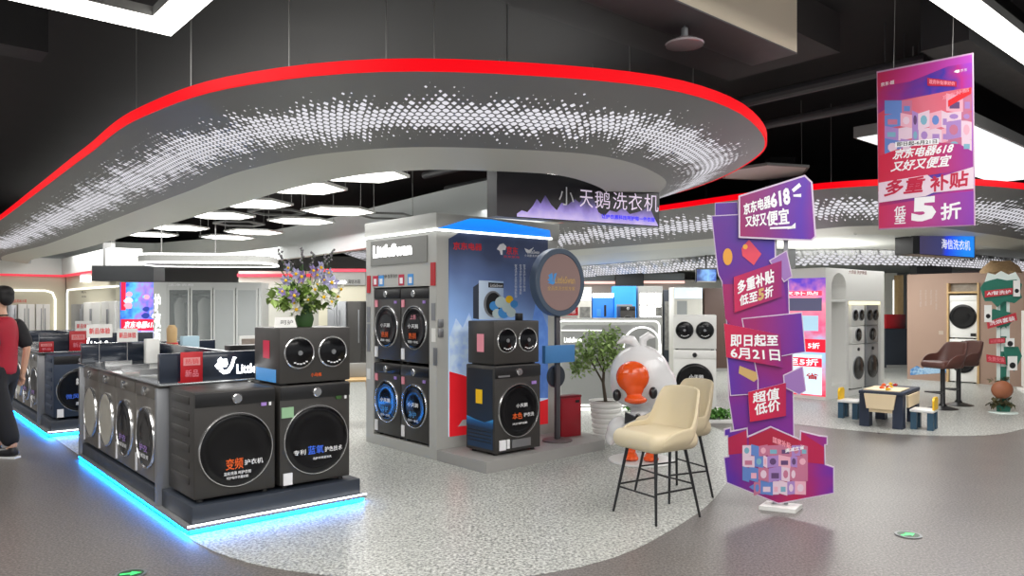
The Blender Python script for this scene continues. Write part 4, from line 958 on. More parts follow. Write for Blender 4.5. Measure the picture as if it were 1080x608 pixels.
printed(col, [(780, 386), (798, 393), (799, 400), (795, 403), (779, 394)], M['gold'], -.009, 'coupon_print')
o, f = board([(826, 396), (847, 386), (850.5, 412.5), (843, 417), (827, 409)], -.012, lvd)
o, f = board([(789, 414), (829, 404), (829, 439), (791, 445.5)], -.026, gradmat('standee_red_c', [(0, (206, 24, 60)), (1, (168, 22, 78))], 'X', -.3, .1, wob=.4), edge=0, th=.012)
btext(o, f, '超值', [(794, 425.5), (821.5, 421), (821.5, 409), (794, 415)], y=-.026)
btext(o, f, '低价', [(796, 438.5), (823, 433), (822, 421.5), (795.5, 427)], y=-.026)
# stepped base piece with the heap of printed goods
o, f = board([(763, 482.5), (766, 509.6), (821, 532), (880, 521), (880, 493), (871, 490), (870.5, 470), (873, 469.5), (873, 460.5), (864, 459.5), (844, 454.5), (843.6, 463.5), (813, 450), (789, 460.5), (788.5, 451.5), (771, 455), (771, 451), (763.5, 453), (763.5, 461), (767, 460.5), (768, 481.5)], -.045,
             gradmat('standee_base', [(0, (84, 40, 160)), (.4, (150, 30, 100)), (.65, (178, 30, 70)), (1, (100, 40, 160))], 'X', -.42, .42, wob=.5, ns=3), edge=4)
printed(o, [(768.5, 480), (768, 462), (787.5, 454), (788, 478)], mat('step_red', (176, 26, 74), .4), -.046)
printed(o, [(845.5, 463), (845.5, 457), (869, 472), (869, 490), (850, 488)], mat('step_red', (176, 26, 74), .4), -.046)
printed(o, [(790, 462), (813, 452.5), (842, 465), (842, 474), (790, 480)], mat('back_red', (168, 28, 60), .4), -.0462)
rnd = random.Random(4)
def goods(o, fnm, x0, x1, y0, y1, yy, rows=4, n=6, skip=None, par=None, blue=True):
    """rows of little printed cartons and appliances"""
    pal = [mat('good_blue', (96, 130, 196), .45), mat('good_white', (222, 196, 212), .45), mat('good_pink', (226, 168, 186), .45), mat('good_rose', (190, 112, 142), .45), mat('good_mauve', (164, 128, 192), .45), mat('good_dark', (96, 66, 112), .45), mat('good_teal', (120, 170, 190), .45)]
    f = face(par, yy)
    cuts = [0] + sorted((r + 1) / rows + rnd.uniform(-.22, .22) / rows for r in range(rows - 1)) + [1]
    for r in range(rows):
        va = y0 + (y1 - y0) * cuts[r]; vb = y0 + (y1 - y0) * cuts[r + 1]
        cc = [0] + sorted((c + 1) / n + rnd.uniform(-.34, .34) / n for c in range(n - 1)) + [1]
        for c in range(n):
            ua = x0 + (x1 - x0) * cc[c]; ub = x0 + (x1 - x0) * cc[c + 1]
            t = (c + .5) / n
            bias = pal[0] if blue and t < .28 and rnd.random() < .55 else rnd.choice(pal if blue and t <= .3 else pal[1:5])
            bm = BM(); yq = yy - .0003 * ((r + c) % 3)
            j = rnd.uniform(-.12, .12) * (vb - va)
            flat(bm, [f(ua, vb + j), f(ub, vb - j), f(ub, va - j), f(ua, va + j)], yq); g = obj('carton_print', bm, bias, o, smooth=False)
            k_ = rnd.random(); bm = BM(); cu, cv, w_, h_ = (ua + ub) / 2, (va + vb) / 2, (ub - ua) * .3, (vb - va) * .3
            if k_ < .5: flat(bm, [f(cu + w_ * math.cos(q * .7), cv + h_ * math.sin(q * .7)) for q in range(9)], yq - .0008)
            else: flat(bm, [f(cu - w_, cv + h_), f(cu + w_, cv + h_), f(cu + w_, cv - h_ * .3), f(cu - w_, cv - h_ * .3)], yq - .0008)
            obj('carton_detail', bm, rnd.choice(pal), g, smooth=False)
goods(o, 'f', 783, 852, 470, 508, -.0475, 3, 7, par=sd)
goods(o, 'f', 795, 850, 508, 522, -.0475, 1, 6, par=sd)
printed(o, [(790, 514), (800, 508), (806, 522), (800, 521)], mat('good_blue', (96, 130, 196), .45), -.0472)
text(o, '国家补贴', quad(face(sd, -.05), (815, 467), (834, 474), (834, 468), (815, 461)), M['pink'], y=-.05, bold=.03)
text(o, '满减立省', quad(face(sd, -.05), (828, 478), (848, 474), (848, 470), (828, 474)), M['white_ink'], y=-.05, bold=.03)

# ------------------------------------------------------------------ hanging banner
hb = thing('hanging_banner', 'large red and purple hanging banner with a big white 5, upper right', 'banner', W(6.76, 2.47, 2.25), FA)
f = face(hb, 0.0); bpy.context.view_layer.update()
bm = BM(); prism(bm, quad(f, (926.5, 242.5), (1028, 238), (1026, 55.5), (924.5, 75.5)), .001, .016); bd = obj('board', bm, mat('banner_edge', (196, 160, 190), .5), hb, smooth=False)
def hp(pts, m, y, nm='print', par=None):
    ff = face(hb, y); bm = BM(); flat(bm, [ff(*p) for p in pts], y); return obj(nm, bm, m, par or bd, smooth=False)
sky = gradmat('banner_sky', [(0, (176, 30, 70)), (.4, (120, 40, 130)), (.6, (60, 50, 160)), (.8, (180, 40, 130)), (1, (150, 60, 190))], 'X', -.46, .42, emit=.06, wob=.9, ns=4, skew=0)
hp([(927.5, 241), (1027, 237), (1025, 57.5), (925.5, 77)], sky, -.0005)
hp([(925.5, 92), (960, 86), (1000, 70), (1025, 66), (1025, 57.5), (925.5, 77)], gradmat('banner_top', [(0, (190, 28, 64)), (1, (176, 70, 190))], 'X', -.46, .42, wob=.2), -.0010)
hp([(926, 165), (926, 120), (950, 106), (1000, 96), (1025, 92), (1025, 165)], gradmat('banner_mid', [(0, (196, 36, 66)), (.5, (214, 110, 130)), (1, (216, 90, 110))], 'X', -.46, .42, wob=.5, ns=3), -.0012)
rnd = random.Random(9)
goods(bd, 'f', 933, 962, 106, 164, -.0020, 4, 2, par=hb)
goods(bd, 'f', 962, 1000, 118, 150, -.0020, 2, 4, par=hb, blue=False)
goods(bd, 'f', 998, 1025, 100, 160, -.0020, 4, 2, par=hb, blue=False)
hp([(1000, 106), (1024, 92), (1024, 99), (1000, 113)], M['red_ink'], -.0036)
text(bd, '京东补贴', quad(face(hb, -.0045), (994, 105.5), (1022, 96.5), (1022, 92.5), (994, 101)), M['pink'], y=-.0045, bold=.02)
hp([(978, 90.5), (1009, 91.5), (1009, 86), (978, 82)], M['crimson'], -.0036)
text(bd, '政府补贴享好价', quad(face(hb, -.0045), (980, 88.7), (1007, 90.3), (1007, 86.6), (980, 83.5)), M['pink'], y=-.0045, bold=.02)
text(bd, '京东·超', quad(face(hb, -.002), (929, 91.5), (943, 88.5), (943, 84.5), (929, 87.5)), M['white_ink'], y=-.002, bold=.02)
text(bd, '京东', quad(face(hb, -.002), (1013, 76), (1020, 74.8), (1020, 72), (1013, 73)), M['white_ink'], y=-.002)
hp([(1006, 76), (1008, 74), (1012, 73.5), (1012, 76), (1010, 77)], M['white_ink'], -.002, 'brand_mark')
hp([(926.3, 242 - 40), (926.2, 165), (945, 158), (985, 150), (1012, 152), (1026, 160), (1026.5, 178), (945, 190)], gradmat('banner_red', [(0, (204, 30, 62)), (.55, (196, 44, 84)), (1, (140, 50, 160))], 'X', -.46, .42, wob=.2), -.0030)
hp([(926.8, 214), (926.6, 193), (978, 184.5), (984, 189), (1026.7, 176), (1026.8, 199), (984, 203.5), (976, 207)], mat('banner_pale', (226, 206, 220), .5), -.0040)
hp([(927, 241), (926.9, 218), (976, 209.5), (984, 205.5), (1026.8, 201.5), (1027, 237)], gradmat('banner_low', [(0, (200, 36, 80)), (.5, (178, 60, 130)), (1, (124, 56, 176))], 'X', -.46, .42, wob=.2), -.0040)
def ht(body, q, m='white_ink', y=-.0052, bold=.03): text(bd, body, quad(face(hb, y), *q), M[m], y=y, bold=bold)
hp([(944, 155.5), (990, 152), (990, 146), (944, 150)], M['white_ink'], -.0036, 'date_strip')
ht('即日起-6月21日', [(946, 154.5), (988, 151.3), (988, 147), (946, 150.2)], 'ink', bold=.02)
ht('京东电器618', [(941, 168.5), (1003, 161.5), (1007, 150.5), (945, 158)])
ht('又好又便宜', [(939, 181.5), (1000, 175.5), (1004, 163), (943, 171)])
ht('多重', [(932, 207.5), (972, 203), (976, 186), (936, 191)], 'crimson', bold=.045)
ht('补贴', [(981, 203), (1020, 196), (1021, 180), (981, 187)], 'crimson', bold=.045)
ht('5', [(961, 234.5), (987, 232.5), (988, 206.5), (962, 209)], bold=.06)
ht('低\n至', [(943, 236.5), (955, 235.8), (955, 217.5), (943, 218.5)])
ht('折', [(992, 232.5), (1013, 230.5), (1013, 213.5), (992, 215.5)])
for u, v in ((942, 73), (1004, 60)):
    x, z = face(hb, 0.0)(u, v); bm = BM(); tube(bm, [(x, .008, z - .01), (x + .02, .008, 4.60 - 2.25)], .003, 5); obj('hanging_wire', bm, M['lamp_frame'], hb)

# ------------------------------------------------------------------ blue hanging sign, right
bs = thing('hanging_sign', 'small blue lit hanging sign with white lettering on the right', 'sign', (6.85, 12.4, 2.36), R(22))
f = face(bs, 0); bpy.context.view_layer.update()
bm = BM(); prism(bm, quad(f, (963, 268), (1028.5, 272.5), (1028.5, 245.5), (963, 241)), .002, .35); obj('box', bm, M['black'], bs, smooth=False)
bm = BM(); flat(bm, quad(f, (970, 268), (1027.5, 271.5), (1027.5, 246.5), (970, 242)), 0); fcs = obj('sign_face', bm, gradmat('sign_screen', [(0, (64, 58, 92)), (.45, (58, 60, 110)), (.6, (30, 70, 235)), (1, (24, 140, 250))], 'X', -.05, .9, emit=.75, wob=.12, ns=3), bs, smooth=False)
text(fcs, '海信洗衣机', quad(f, (993, 262.5), (1023, 264.5), (1023, 254), (993, 252)), mat('sign_letter2', (235, 236, 245), .5, emit=.8), y=-.003, bold=.01)
for u in (972, 1020):
    x, z = f(u, 250); bm = BM(); tube(bm, [(x, .15, z), (x, .15, 4.6 - 2.36)], .01, 6); obj('hanger_rod', bm, M['lamp_frame'], bs)
# exit markers set into the floor
def exit_mark(label, u, v):
    p = G(u, v, 0)
    t = thing('exit_marker', label, 'floor exit marker', (p[0], p[1], .0), R(20), 'round green exit markers in the floor')
    bm = BM(); lathe(bm, [(0, .0035), (.082, .0035), (.086, .004), (.086, .007), (.08, .008), (.07, .006), (0, .006)], n=36); obj('rim', bm, M['steel'], t)
    bm = BM(); lathe(bm, [(.07, .0065), (.07, .0068), (0, .0068)], n=32); d = obj('disc', bm, mat('exit_dark', (20, 70, 40), .3), t)
    g = mat('exit_green', (60, 225, 110), .4, emit=.9)
    bm = BM()
    for q in ([(-.06, -.012), (.0, -.012), (.0, -.036), (.058, 0), (.0, .036), (.0, .012), (-.06, .012)],):
        bm.faces.new([bm.verts.new((x, y, .0075)) for x, y in q])
    obj('arrow', bm, g, d, smooth=False)
exit_mark('round green arrow marker set into the dark floor, right foreground', 958, 565)
exit_mark('round green arrow marker at the bottom edge, in front of the blue-lit island', 138, 606.5)
# ------------------------------------------------------------------ behind the bird: lit display wall, white pair, grass
def rrect(x0, x1, z0, z1, r, n=6):
    P = []
    for cx, cz_, a0 in ((x1 - r, z0 + r, -90), (x1 - r, z1 - r, 0), (x0 + r, z1 - r, 90), (x0 + r, z0 + r, 180)):
        for i in range(n + 1): a = R(a0 + 90 * i / n); P.append((cx + r * math.cos(a), cz_ + r * math.sin(a)))
    return P
def line_light(parent, pts, y, r, m, closed=False, name='light_line'):
    bm = BM(); tube(bm, [(x, y, z) for x, z in pts], r, 6, closed=closed); return obj(name, bm, m, parent)
dwl = thing('display_wall', 'low white display wall outlined with light lines and a lit arch, behind the bird statue', 'display wall', (1.44, 11.2, 0), R(-2))
bm = BM(); box(bm, -.80, .80, 0, .55, .08, 1.40, bev=.01); obj('body', bm, mat('display_grey', (170, 172, 168), .5), dwl)
bm = BM(); box(bm, -.74, .74, .05, .5, 0, .08); obj('base', bm, M['kiosk_dark'], dwl)
bm = BM(); box(bm, -.74, .74, .02, .045, .012, .06); obj('floor_light', bm, M['led_soft'], dwl, smooth=False)
bm = BM(); prism(bm, rrect(-.70, .70, .12, 1.30, .08), -.004, -.0005); obj('inner_panel', bm, mat('panel_grey', (146, 148, 146), .3), dwl, smooth=False)
line_light(dwl, rrect(-.76, .76, .10, 1.36, .08), -.012, .012, M['led_line'], True)
line_light(dwl, [(.22, .95)] + [(.50 + .27 * math.cos(R(a)), 1.0 + .27 * math.sin(R(a))) for a in range(180, -1, -12)] + [(.77, .3)], -.022, .013, M['led_line'])
line_light(dwl, [(-.70, 1.22), (-.1, 1.22)], -.012, .008, M['led_soft'])
text(dwl, 'LittleSwan', rq(-.66, -.4, 1.04, 1.12), M['led_soft'], y=-.01, bold=.02)
text(dwl, '洗护体验区', rq(-.66, -.42, .96, 1.0), M['ink'], y=-.01)
wp = thing('plinth_stand', 'low white plinth under the white machine pair', 'plinth', (2.61, 10.66, 0), R(-13))
bm = BM(); box(bm, -.36, .36, -.02, .66, 0, .075, bev=.006); obj('block', bm, M['white'], wp)
washer('washing_machine', 'white front loader with a big black door standing behind the cream stools', (2.61, 10.7, .0765), R(-13), None, w=.6, h=.88, d=.58, body='white', panel='white', rim='black', dr=.26, dz=.43, words=[('小天鹅', rq(-.08, .12, .46, .53), 'white_ink'), ('超薄全嵌', rq(-.08, .12, .4, .42), 'white_ink')], dial_c='black')
mini('washing_machine', 'white small double-door washer stacked on the white front loader', (2.61, 10.7, .958), R(-13), None, w=.6, h=.50, d=.5, body='white', rim='black')
rnd = random.Random(21)
for (cx, cy, w_, d_, l_) in ((2.76, 10.24, .30, .13, 'strip of green artificial grass before the white machine pair'), (1.86, 10.9, .24, .13, 'small green grass planting between the display wall and the white machines')):
    g = thing('grass_planter', l_, 'artificial grass', (cx, cy, 0), 0)
    bm = BM(); box(bm, -w_, w_, -d_, d_, 0, .05, bev=.006); obj('tray', bm, M['white'], g)
    bm = BM(); leafs(bm, (0, 0, .11), 520, (w_ * .98, d_ * .95, .06), .06, rnd=rnd); o = obj('blades', bm, mat('grass_green', (86, 140, 56), .6, noise=.3, ns=9), g, smooth=False); o['kind'] = 'stuff'

# ------------------------------------------------------------------ white arch unit with screen and towers, right
au = thing('arch_unit', 'white exhibition unit with an arched niche and a glowing red and blue poster screen', 'exhibition unit', W(12.2, 6.03, 0), TH)
f = face(au, 0); bpy.context.view_layer.update()
H_ = 2.23; xa, xb, xc, xd = f(877, 320)[0], f(892.5, 320)[0], f(895, 320)[0], f(929, 320)[0]; xe = f(932.5, 320)[0]
zs, zarch, zhead, zbay = f(880, 316)[1], f(884, 303)[1], f(900, 318)[1], .10
bm = BM()
rA = (xb - xa) / 2; arch = [((xa + xb) / 2 + rA * math.cos(R(q)), zarch + rA * .9 * math.sin(R(q))) for q in range(0, 181, 15)]
box(bm, 0, xa, 0, .45, 0, H_); box(bm, xb, xc, 0, .45, 0, H_); box(bm, xd, xe, 0, .45, 0, H_)
prism(bm, [(xa, H_), (xa, zarch)] + arch[::-1] + [(xb, H_)], 0, .45)
box(bm, xa, xb, 0, .45, zs - .04, zs); box(bm, xa, xb, 0, .45, 0, .22)
box(bm, xc, xd, 0, .45, zhead, H_); box(bm, xc, xd, 0, .45, 0, zbay)
box(bm, 0, xe, .45, 1.5, 0, H_)
obj('body', bm, mat('unit_white', (236, 236, 232), .45), au, smooth=False)
bm = BM(); box(bm, xc, xd, .02, .40, zhead - .06, zhead - .002); obj('light_strip', bm, mat('warm_strip', (250, 240, 196), .5, emit=1.2), au, smooth=False)
text(au, '大师级 洗护新品', quad(f, (895, 289), (914, 290), (914, 286), (895, 285)), mat('brown_ink', (130, 70, 60), .5), y=-.002, bold=.01)
# screen on its left side (plane x = 0)
sc_ = thing('x', 'x', 'x', W(12.2, 6.03, 0), FA); bpy.context.view_layer.update(); fs = face(sc_, 0); bpy.data.objects.remove(sc_)
ys = [-fs(871, 350)[0], -fs(800, 350)[0]]
def sface(name, y0, y1, z0, z1, m, x, parent=au, sk=0.0): return lface(parent, name, [(y1, z0), (y0, z0 + sk), (y0, z1 + sk), (y1, z1)], m, -x, -x + .004)
scr = sface('screen', ys[0], ys[1], .06, 2.06, gradmat('screen_print', [(0, (236, 40, 70)), (.35, (150, 196, 232)), (.6, (220, 90, 130)), (.8, (250, 150, 170)), (1, (90, 60, 190))], 'Z', .05, 2.05, emit=.85, wob=.35, ns=5), .012)
dy = ys[1] - ys[0]
for (a0, a1, z0, z1, c, e) in ((0, 1, .80, 1.02, (226, 20, 50), .8), (.05, .95, .08, .76, (206, 226, 240), .8), (.05, .8, .55, .70, (230, 30, 60), .8), (.05, .55, 1.50, 1.72, (90, 90, 120), .5), (.1, .5, 1.16, 1.42, (170, 206, 226), .7), (.55, .95, 1.2, 1.6, (240, 190, 200), .7), (.05, .95, 1.76, 1.84, (240, 70, 100), .8)):
    sface('screen_block', ys[0] + dy * a0, ys[0] + dy * a1, z0, z1, mat('scr_%d%d%d' % c, c, .4, emit=e), .0135 + .0003 * a1 + .0008 * z0, scr)
def stext(body, a0, a1, z0, z1, m):
    y0, y1 = ys[0] + dy * a0, ys[0] + dy * a1
    return ltext(scr, body, [(y1, z0), (y0, z0), (y0, z1), (y1, z1)], m, x=-.018, bold=.03)
lw = mat('screen_letter', (250, 240, 245), .4, emit=.9)
stext('京东电器618 5折', .08, .92, .86, .96, lw); stext('低至5折', .1, .75, .57, .68, lw); stext('国家补贴', .1, .8, 1.77, 1.83, lw); stext('满减立省', .1, .85, .34, .44, M['red_ink'])
def tower(label, a_, mat_, rim, glass):
    w = .50; p = W(12.2, 6.03); q = (p[0] + CA * a_ - SA * .0, p[1] + SA * a_ + CA * .0)
    t = thing('washer_tower', label, 'washing machine', (q[0], q[1], zbay + .0015), TH, None)
    bm = BM(); box(bm, -w / 2, w / 2, .0, .44, .02, .80, bev=.01); obj('lower_body', bm, M[mat_], t)
    bm = BM(); box(bm, -w / 2, w / 2, .0, .44, .806, 1.12, bev=.01); obj('middle_body', bm, M[mat_], t)
    bm = BM(); box(bm, -w / 2, w / 2, .0, .44, 1.126, 1.50, bev=.01); obj('upper_body', bm, M[mat_], t)
    bm = BM(); box(bm, -w / 2 + .03, w / 2 - .03, .03, .4, 0, .02); obj('foot', bm, M['black'], t)
    for x, z, r in ((0, .38, .21), (0, .97, .12), (-.12, 1.32, .105), (.12, 1.32, .105)):
        bm = BM(); lathe(bm, [(r - .014, -.003), (r, -.003), (r, .012), (r - .006, .018), (r - .014, .012), (r - .014, 0)], 'Y', (x, 0, z), 40); d = obj('door', bm, M[rim], t)
        bm = BM(); lathe(bm, [(r - .013, 0), (r - .013, .014), (r * .6, .026), (0, .03)], 'Y', (x, 0, z), 36); obj('door_glass', bm, M[glass], d)
    bm = BM(); lathe(bm, [(.03, 0), (.03, .02), (0, .022)], 'Y', (0, 0, .71), 20); obj('dial', bm, M['black'], t)
tower('white washer tower with black doors in the arch unit bay', (xc + xd) / 2 - .53 + .25, 'white', 'steel', 'black_glass')
tower('dark silver washer tower beside the white one in the arch unit bay', (xc + xd) / 2 + .30, 'steel', 'graphite', 'black_glass')

# ------------------------------------------------------------------ children's play table and chairs
nv = mat('toy_navy', (36, 46, 66), .5); tw = mat('toy_white', (226, 226, 224), .5); tc_ = mat('toy_cream', (232, 212, 176), .5); tl = mat('toy_teal', (46, 80, 102), .5)
TP = (5.10, 10.11)
tb = thing('play_table', 'navy and cream play table with chunky legs standing on the light floor, right', 'play table', (TP[0], TP[1], 0), R(50))
bm = BM(); box(bm, -.48, .48, -.27, .27, .43, .475, bev=.012); obj('table_top', bm, nv, tb)
for x in (-.39, .39):
    for y in (-.2, .2):
        bm = BM(); prism(bm, [(x - .085, 0), (x + .085, 0), (x + .075, .43), (x - .075, .43)], y - .06, y + .06); obj('leg', bm, nv, tb, smooth=False)
bm = BM(); box(bm, -.475, -.465, -.14, .14, .20, .43); prism(bm, [(0, 0)] * 0 or [(-.30, .27), (.30, .27), (.34, .425), (-.34, .425)], -.295, -.272); obj('side_bin', bm, tc_, tb, smooth=False)
bm = BM(); prism(bm, [(-.16, .25), (.16, .25), (.19, .44), (-.19, .44)], -.02, .02); o = obj('end_bin', bm, tc_, tb, smooth=False); o.rotation_euler = (0, 0, R(90)); o.location = (-.505, 0, 0)
bm = BM(); box(bm, -.44, .10, -.22, .22, .476, .49, bev=.004); obj('baseplate', bm, tc_, tb)
for k in range(9):
    bm = BM(); x, y = -.4 + .1 * k * .9, rnd.uniform(-.16, .16); s = rnd.uniform(.025, .04)
    box(bm, x - s, x + s, y - .022, y + .022, .491, .515, bev=.003); lathe(bm, [(.009, .515), (.009, .524), (0, .524)], o=(x - .012, y, 0), n=10); lathe(bm, [(.009, .515), (.009, .524), (0, .524)], o=(x + .012, y, 0), n=10)
    o = obj('toy_brick', bm, [M['yellow'], M['white'], M['orange'], M['red']][k % 4]); o.location = (TP[0], TP[1], .001); o.rotation_euler = (0, 0, R(50))
    tag(o, 'little plastic toy brick lying on the play table', 'toy brick', 'toy bricks on the play table')
def kid_chair(label, p, rz):
    t = thing('child_chair', label, 'child chair', p, rz, 'small chairs at the play table')
    bm = BM(); box(bm, -.15, .15, -.14, .14, .225, .26, bev=.012); obj('seat', bm, tw, t)
    bm = BM(); prism(bm, [(-.11, .26), (.11, .26), (.12, .38), (.08, .42), (-.08, .42), (-.12, .38)], .115, .14); obj('backrest', bm, M['yellow'], t, smooth=False)
    for x in (-.10, .10):
        for y in (-.095, .095):
            bm = BM(); prism(bm, [(x - .045, 0), (x + .045, 0), (x + .036, .225), (x - .036, .225)], y - .035, y + .035); obj('leg', bm, tl, t, smooth=False)
kid_chair('small white child chair with yellow back at the right near side of the play table', (5.32, 9.67, 0), R(-130))
kid_chair('small white child chair with yellow back at the left end of the play table', (4.80, 10.62, 0), R(50))

# ------------------------------------------------------------------ brown pedestal stools
brown = mat('brown_leather', (94, 58, 50), .45, noise=.05)
def pedestal(label, p, rz):
    t = thing('pedestal_stool', label, 'bar stool', p, rz, 'brown pedestal stools')
    bm = BM(); lathe(bm, [(0, 0), (.21, 0), (.215, .008), (.16, .022), (.06, .05), (.035, .09), (.033, .62), (0, .62)], n=36); obj('pedestal', bm, M['black'], t)
    bm = BM(); tube(bm, [(-.03, -.02, .26), (-.14, -.2, .26), (.14, -.2, .26), (.03, -.02, .26)], .011, 8); obj('footrest', bm, M['black'], t)
    bm = BM(); cushion(bm, .44, .44, .63, .74, .05, -.01); obj('seat', bm, brown, t)
    bm = BM(); shell(bm, .52, 0, .64, 1.03, lean=.10, arm=.2, th=.022, depth=.52); o = obj('backrest', bm, brown, t); s = o.modifiers.new('round', 'SUBSURF'); s.levels = 1; s.render_levels = 1
    return t
pedestal('brown leather bucket stool on a black pedestal, the nearer left one', (6.63, 11.53, 0), R(-72))
pedestal('brown leather bucket stool on a black pedestal, the right one behind', (7.13, 11.96, 0), R(-78))

# ------------------------------------------------------------------ brown wall with the stacked pair
bw = thing('exhibition_wall', 'brown exhibition wall with faint white text columns and a blue wave print, far right', 'exhibition wall', W(17.08, 6.62, 0), FA)
f = face(bw, 0); bpy.context.view_layer.update()
x0, x1, x2, x3 = 0, f(999, 350)[0], f(1033, 350)[0], f(1080, 350)[0]
bmw = mat('brown_wall', (156, 130, 114), .6)
bm = BM(); box(bm, 0, x1, 0, .5, 0, 2.26); box(bm, x2, x3, 0, .5, 0, 2.26); box(bm, x1, x2, 0, .5, 2.05, 2.26); box(bm, x1, x2, .45, .5, 0, 2.05); obj('wall', bm, bmw, bw, smooth=False)
bm = BM(); box(bm, x1, x1 + .035, -.03, .45, 0, 2.05); box(bm, x2 - .035, x2, -.03, .45, 0, 2.05); box(bm, x1 + .035, x2 - .035, -.03, .45, 1.84, 1.88); obj('frame', bm, M['wood'], bw, smooth=False)
bm = BM(); box(bm, x1 + .035, x2 - .035, .10, .14, 1.881, 2.05); obj('photo_panel', bm, mat('laundry_photo', (150, 140, 126), .5, noise=.4, ns=14), bw, smooth=False)
for u in (970, 975.5, 981, 986.5): text(bw, '\n'.join('洗护空气焕新'), quad(f, (u, 322 + (u % 3) * 2), (u + 2, 322 + (u % 3) * 2), (u + 2, 306), (u, 306)), mat('faint_ink', (172, 160, 150), .6), y=-.002)
bm = BM(); flat(bm, quad(f, (960, 396), (998, 393.5), (998, 388), (993, 385.5), (986, 388), (980, 385), (973, 389), (967, 386), (960, 390)), -.003); obj('wave_print', bm, gradmat('wave', [(0, (60, 120, 180)), (.5, (170, 200, 220)), (1, (70, 130, 190))], 'X', 0, 1, wob=1.6, ns=16), bw, smooth=False)
bm = BM(); box(bm, .63, .72, -.006, -.0005, .98, 1.06); obj('switch_plate', bm, mat('plate_tan', (176, 160, 144), .5), bw, smooth=False)
p = bw.matrix_world @ Vector(((x1 + x2) / 2, -.0, 0)); ww = x2 - x1 - .08
washer('washing_machine', 'white front loader at the bottom of the wooden frame in the brown wall', (p.x, p.y, .001), FA, None, w=ww, h=.90, d=.43, body='white', panel='white', rim='black', dr=.22, dz=.42, dial_c='black')
washer('washing_machine', 'white dryer with black round door at the top of the wooden frame', (p.x, p.y, .903), FA, None, w=ww, h=.90, d=.43, body='white', panel='white', rim='black', dr=.25, dz=.46, dial=False, stickers=[(.14, .24, .06, .12, 'black')])
# ------------------------------------------------------------------ green standee
gs = thing('cloud_standee', 'slim green and white standee with red and pink label boards, right edge', 'standee', (7.28, 11.1, 0), R(-6))
f = face(gs, 0); bpy.context.view_layer.update()
gr = mat('standee_green', (38, 110, 92), .5); gw = mat('standee_white', (214, 226, 220), .5)
bm = BM(); lathe(bm, [(0, 0), (.19, 0), (.18, .02), (0, .02)], n=32); obj('base', bm, gw, gs)
bm = BM(); prism(bm, quad(f, (1052, 436), (1064, 436), (1067, 425), (1051, 425)), -.02, .02); obj('stem_foot', bm, gr, gs, smooth=False)
for u in (1052, 1062): 
    bm = BM(); prism(bm, quad(f, (u, 430), (u + 3.4, 430), (u + 3.4, 318), (u, 318)), .01, .03); obj('post', bm, gw, gs, smooth=False)
bm = BM(); prism(bm, quad(f, (1055.5, 430), (1062, 430), (1062, 318), (1055.5, 318)), .012, .028); obj('stem', bm, gr, gs, smooth=False)
for v in (335, 350, 366, 382): 
    bm = BM(); prism(bm, quad(f, (1056, v + 5), (1062, v + 5), (1062, v - 3), (1059, v - 6), (1056, v - 3)), .006, .0115); obj('arrow_print', bm, gw, gs, smooth=False)
def gboard(pts, m, y, nm): 
    ff = face(gs, y); bm = BM(); prism(bm, [ff(*q) for q in pts], y, y + .012); return obj(nm, bm, m, gs, smooth=False)
gboard([(1039, 297), (1042, 288), (1050, 290), (1056, 286), (1064, 290), (1071, 287), (1076, 295), (1074, 300), (1040, 301)], gw, -.01, 'paper_strip')
gboard([(1036, 310), (1034, 304), (1038, 298), (1044, 296), (1052, 294), (1062, 296), (1072, 295), (1078, 300), (1076, 308), (1078, 314), (1070, 320), (1060, 318), (1052, 324), (1046, 318), (1039, 318)], gr, -.025, 'cloud_board')
gl_ = mat('label_pink', (226, 120, 130), .5)
def glabel(pts, body, fg):
    o = gboard(pts, mat('label_red', (190, 50, 62), .5), -.04, 'label_board')
    ff = face(gs, -.042); cx = sum(q[0] for q in pts) / 4; cv = sum(q[1] for q in pts) / 4
    q2 = [(cx + (q[0] - cx) * .86, cv + (q[1] - cv) * .6) for q in pts]
    text(o, body, quad(ff, *q2), fg, y=-.042, bold=.02); return o
glabel([(1039, 314), (1068, 310.5), (1068, 304), (1039, 307)], 'AI智洗护', M['white_ink'])
gboard([(1046, 338), (1041, 330), (1048, 326), (1056, 328), (1066, 330), (1070, 336), (1064, 344), (1052, 346)], gr, -.022, 'cloud_board')
glabel([(1042, 347), (1073, 338), (1071.5, 330), (1041, 340)], '洗烘套装', M['white_ink'])
glabel([(1043.5, 363), (1060, 362), (1060, 356.5), (1043.5, 357.5)], '以旧换新', gl_)
gboard([(1059, 366), (1074, 366), (1078, 376), (1070, 392), (1060, 384)], gr, -.018, 'cloud_board')
glabel([(1041, 382), (1061, 384.5), (1060, 377), (1040.5, 374)], '免费安装', gl_)
for (u0, u1, v0, v1) in ((1069, 1076, 313, 296), (1038.5, 1046, 340, 322), (1061, 1070, 366, 357), (1063, 1073, 391, 376)):
    o = gboard([(u0, v0), (u1, v0), (u1, v1), (u0, v1)], M['white'], -.05, 'machine_print'); ff = face(gs, -.052); r = (u1 - u0) * .33
    bm = BM(); flat(bm, [ff((u0 + u1) / 2 + r * math.cos(q * .5), v0 - (v0 - v1) * .35 + r * math.sin(q * .5)) for q in range(13)], -.0505); obj('door_print', bm, M['ink'], o, smooth=False)
x, z = f(1055, 411); bm = BM(); ball(bm, (x, -.05, z), (.15, .09, .135), 24); obj('brown_ball', bm, mat('ball_brown', (156, 96, 66), .5), gs)
bm = BM(); leafs(bm, (x, -.02, z - .2), 60, (.16, .06, .07), .09, rnd=rnd); leafs(bm, (x, 0, z + .13), 30, (.14, .05, .04), .07, rnd=rnd); obj('leaves', bm, mat('leaf_olive', (96, 92, 62), .6, noise=.3), gs, smooth=False)
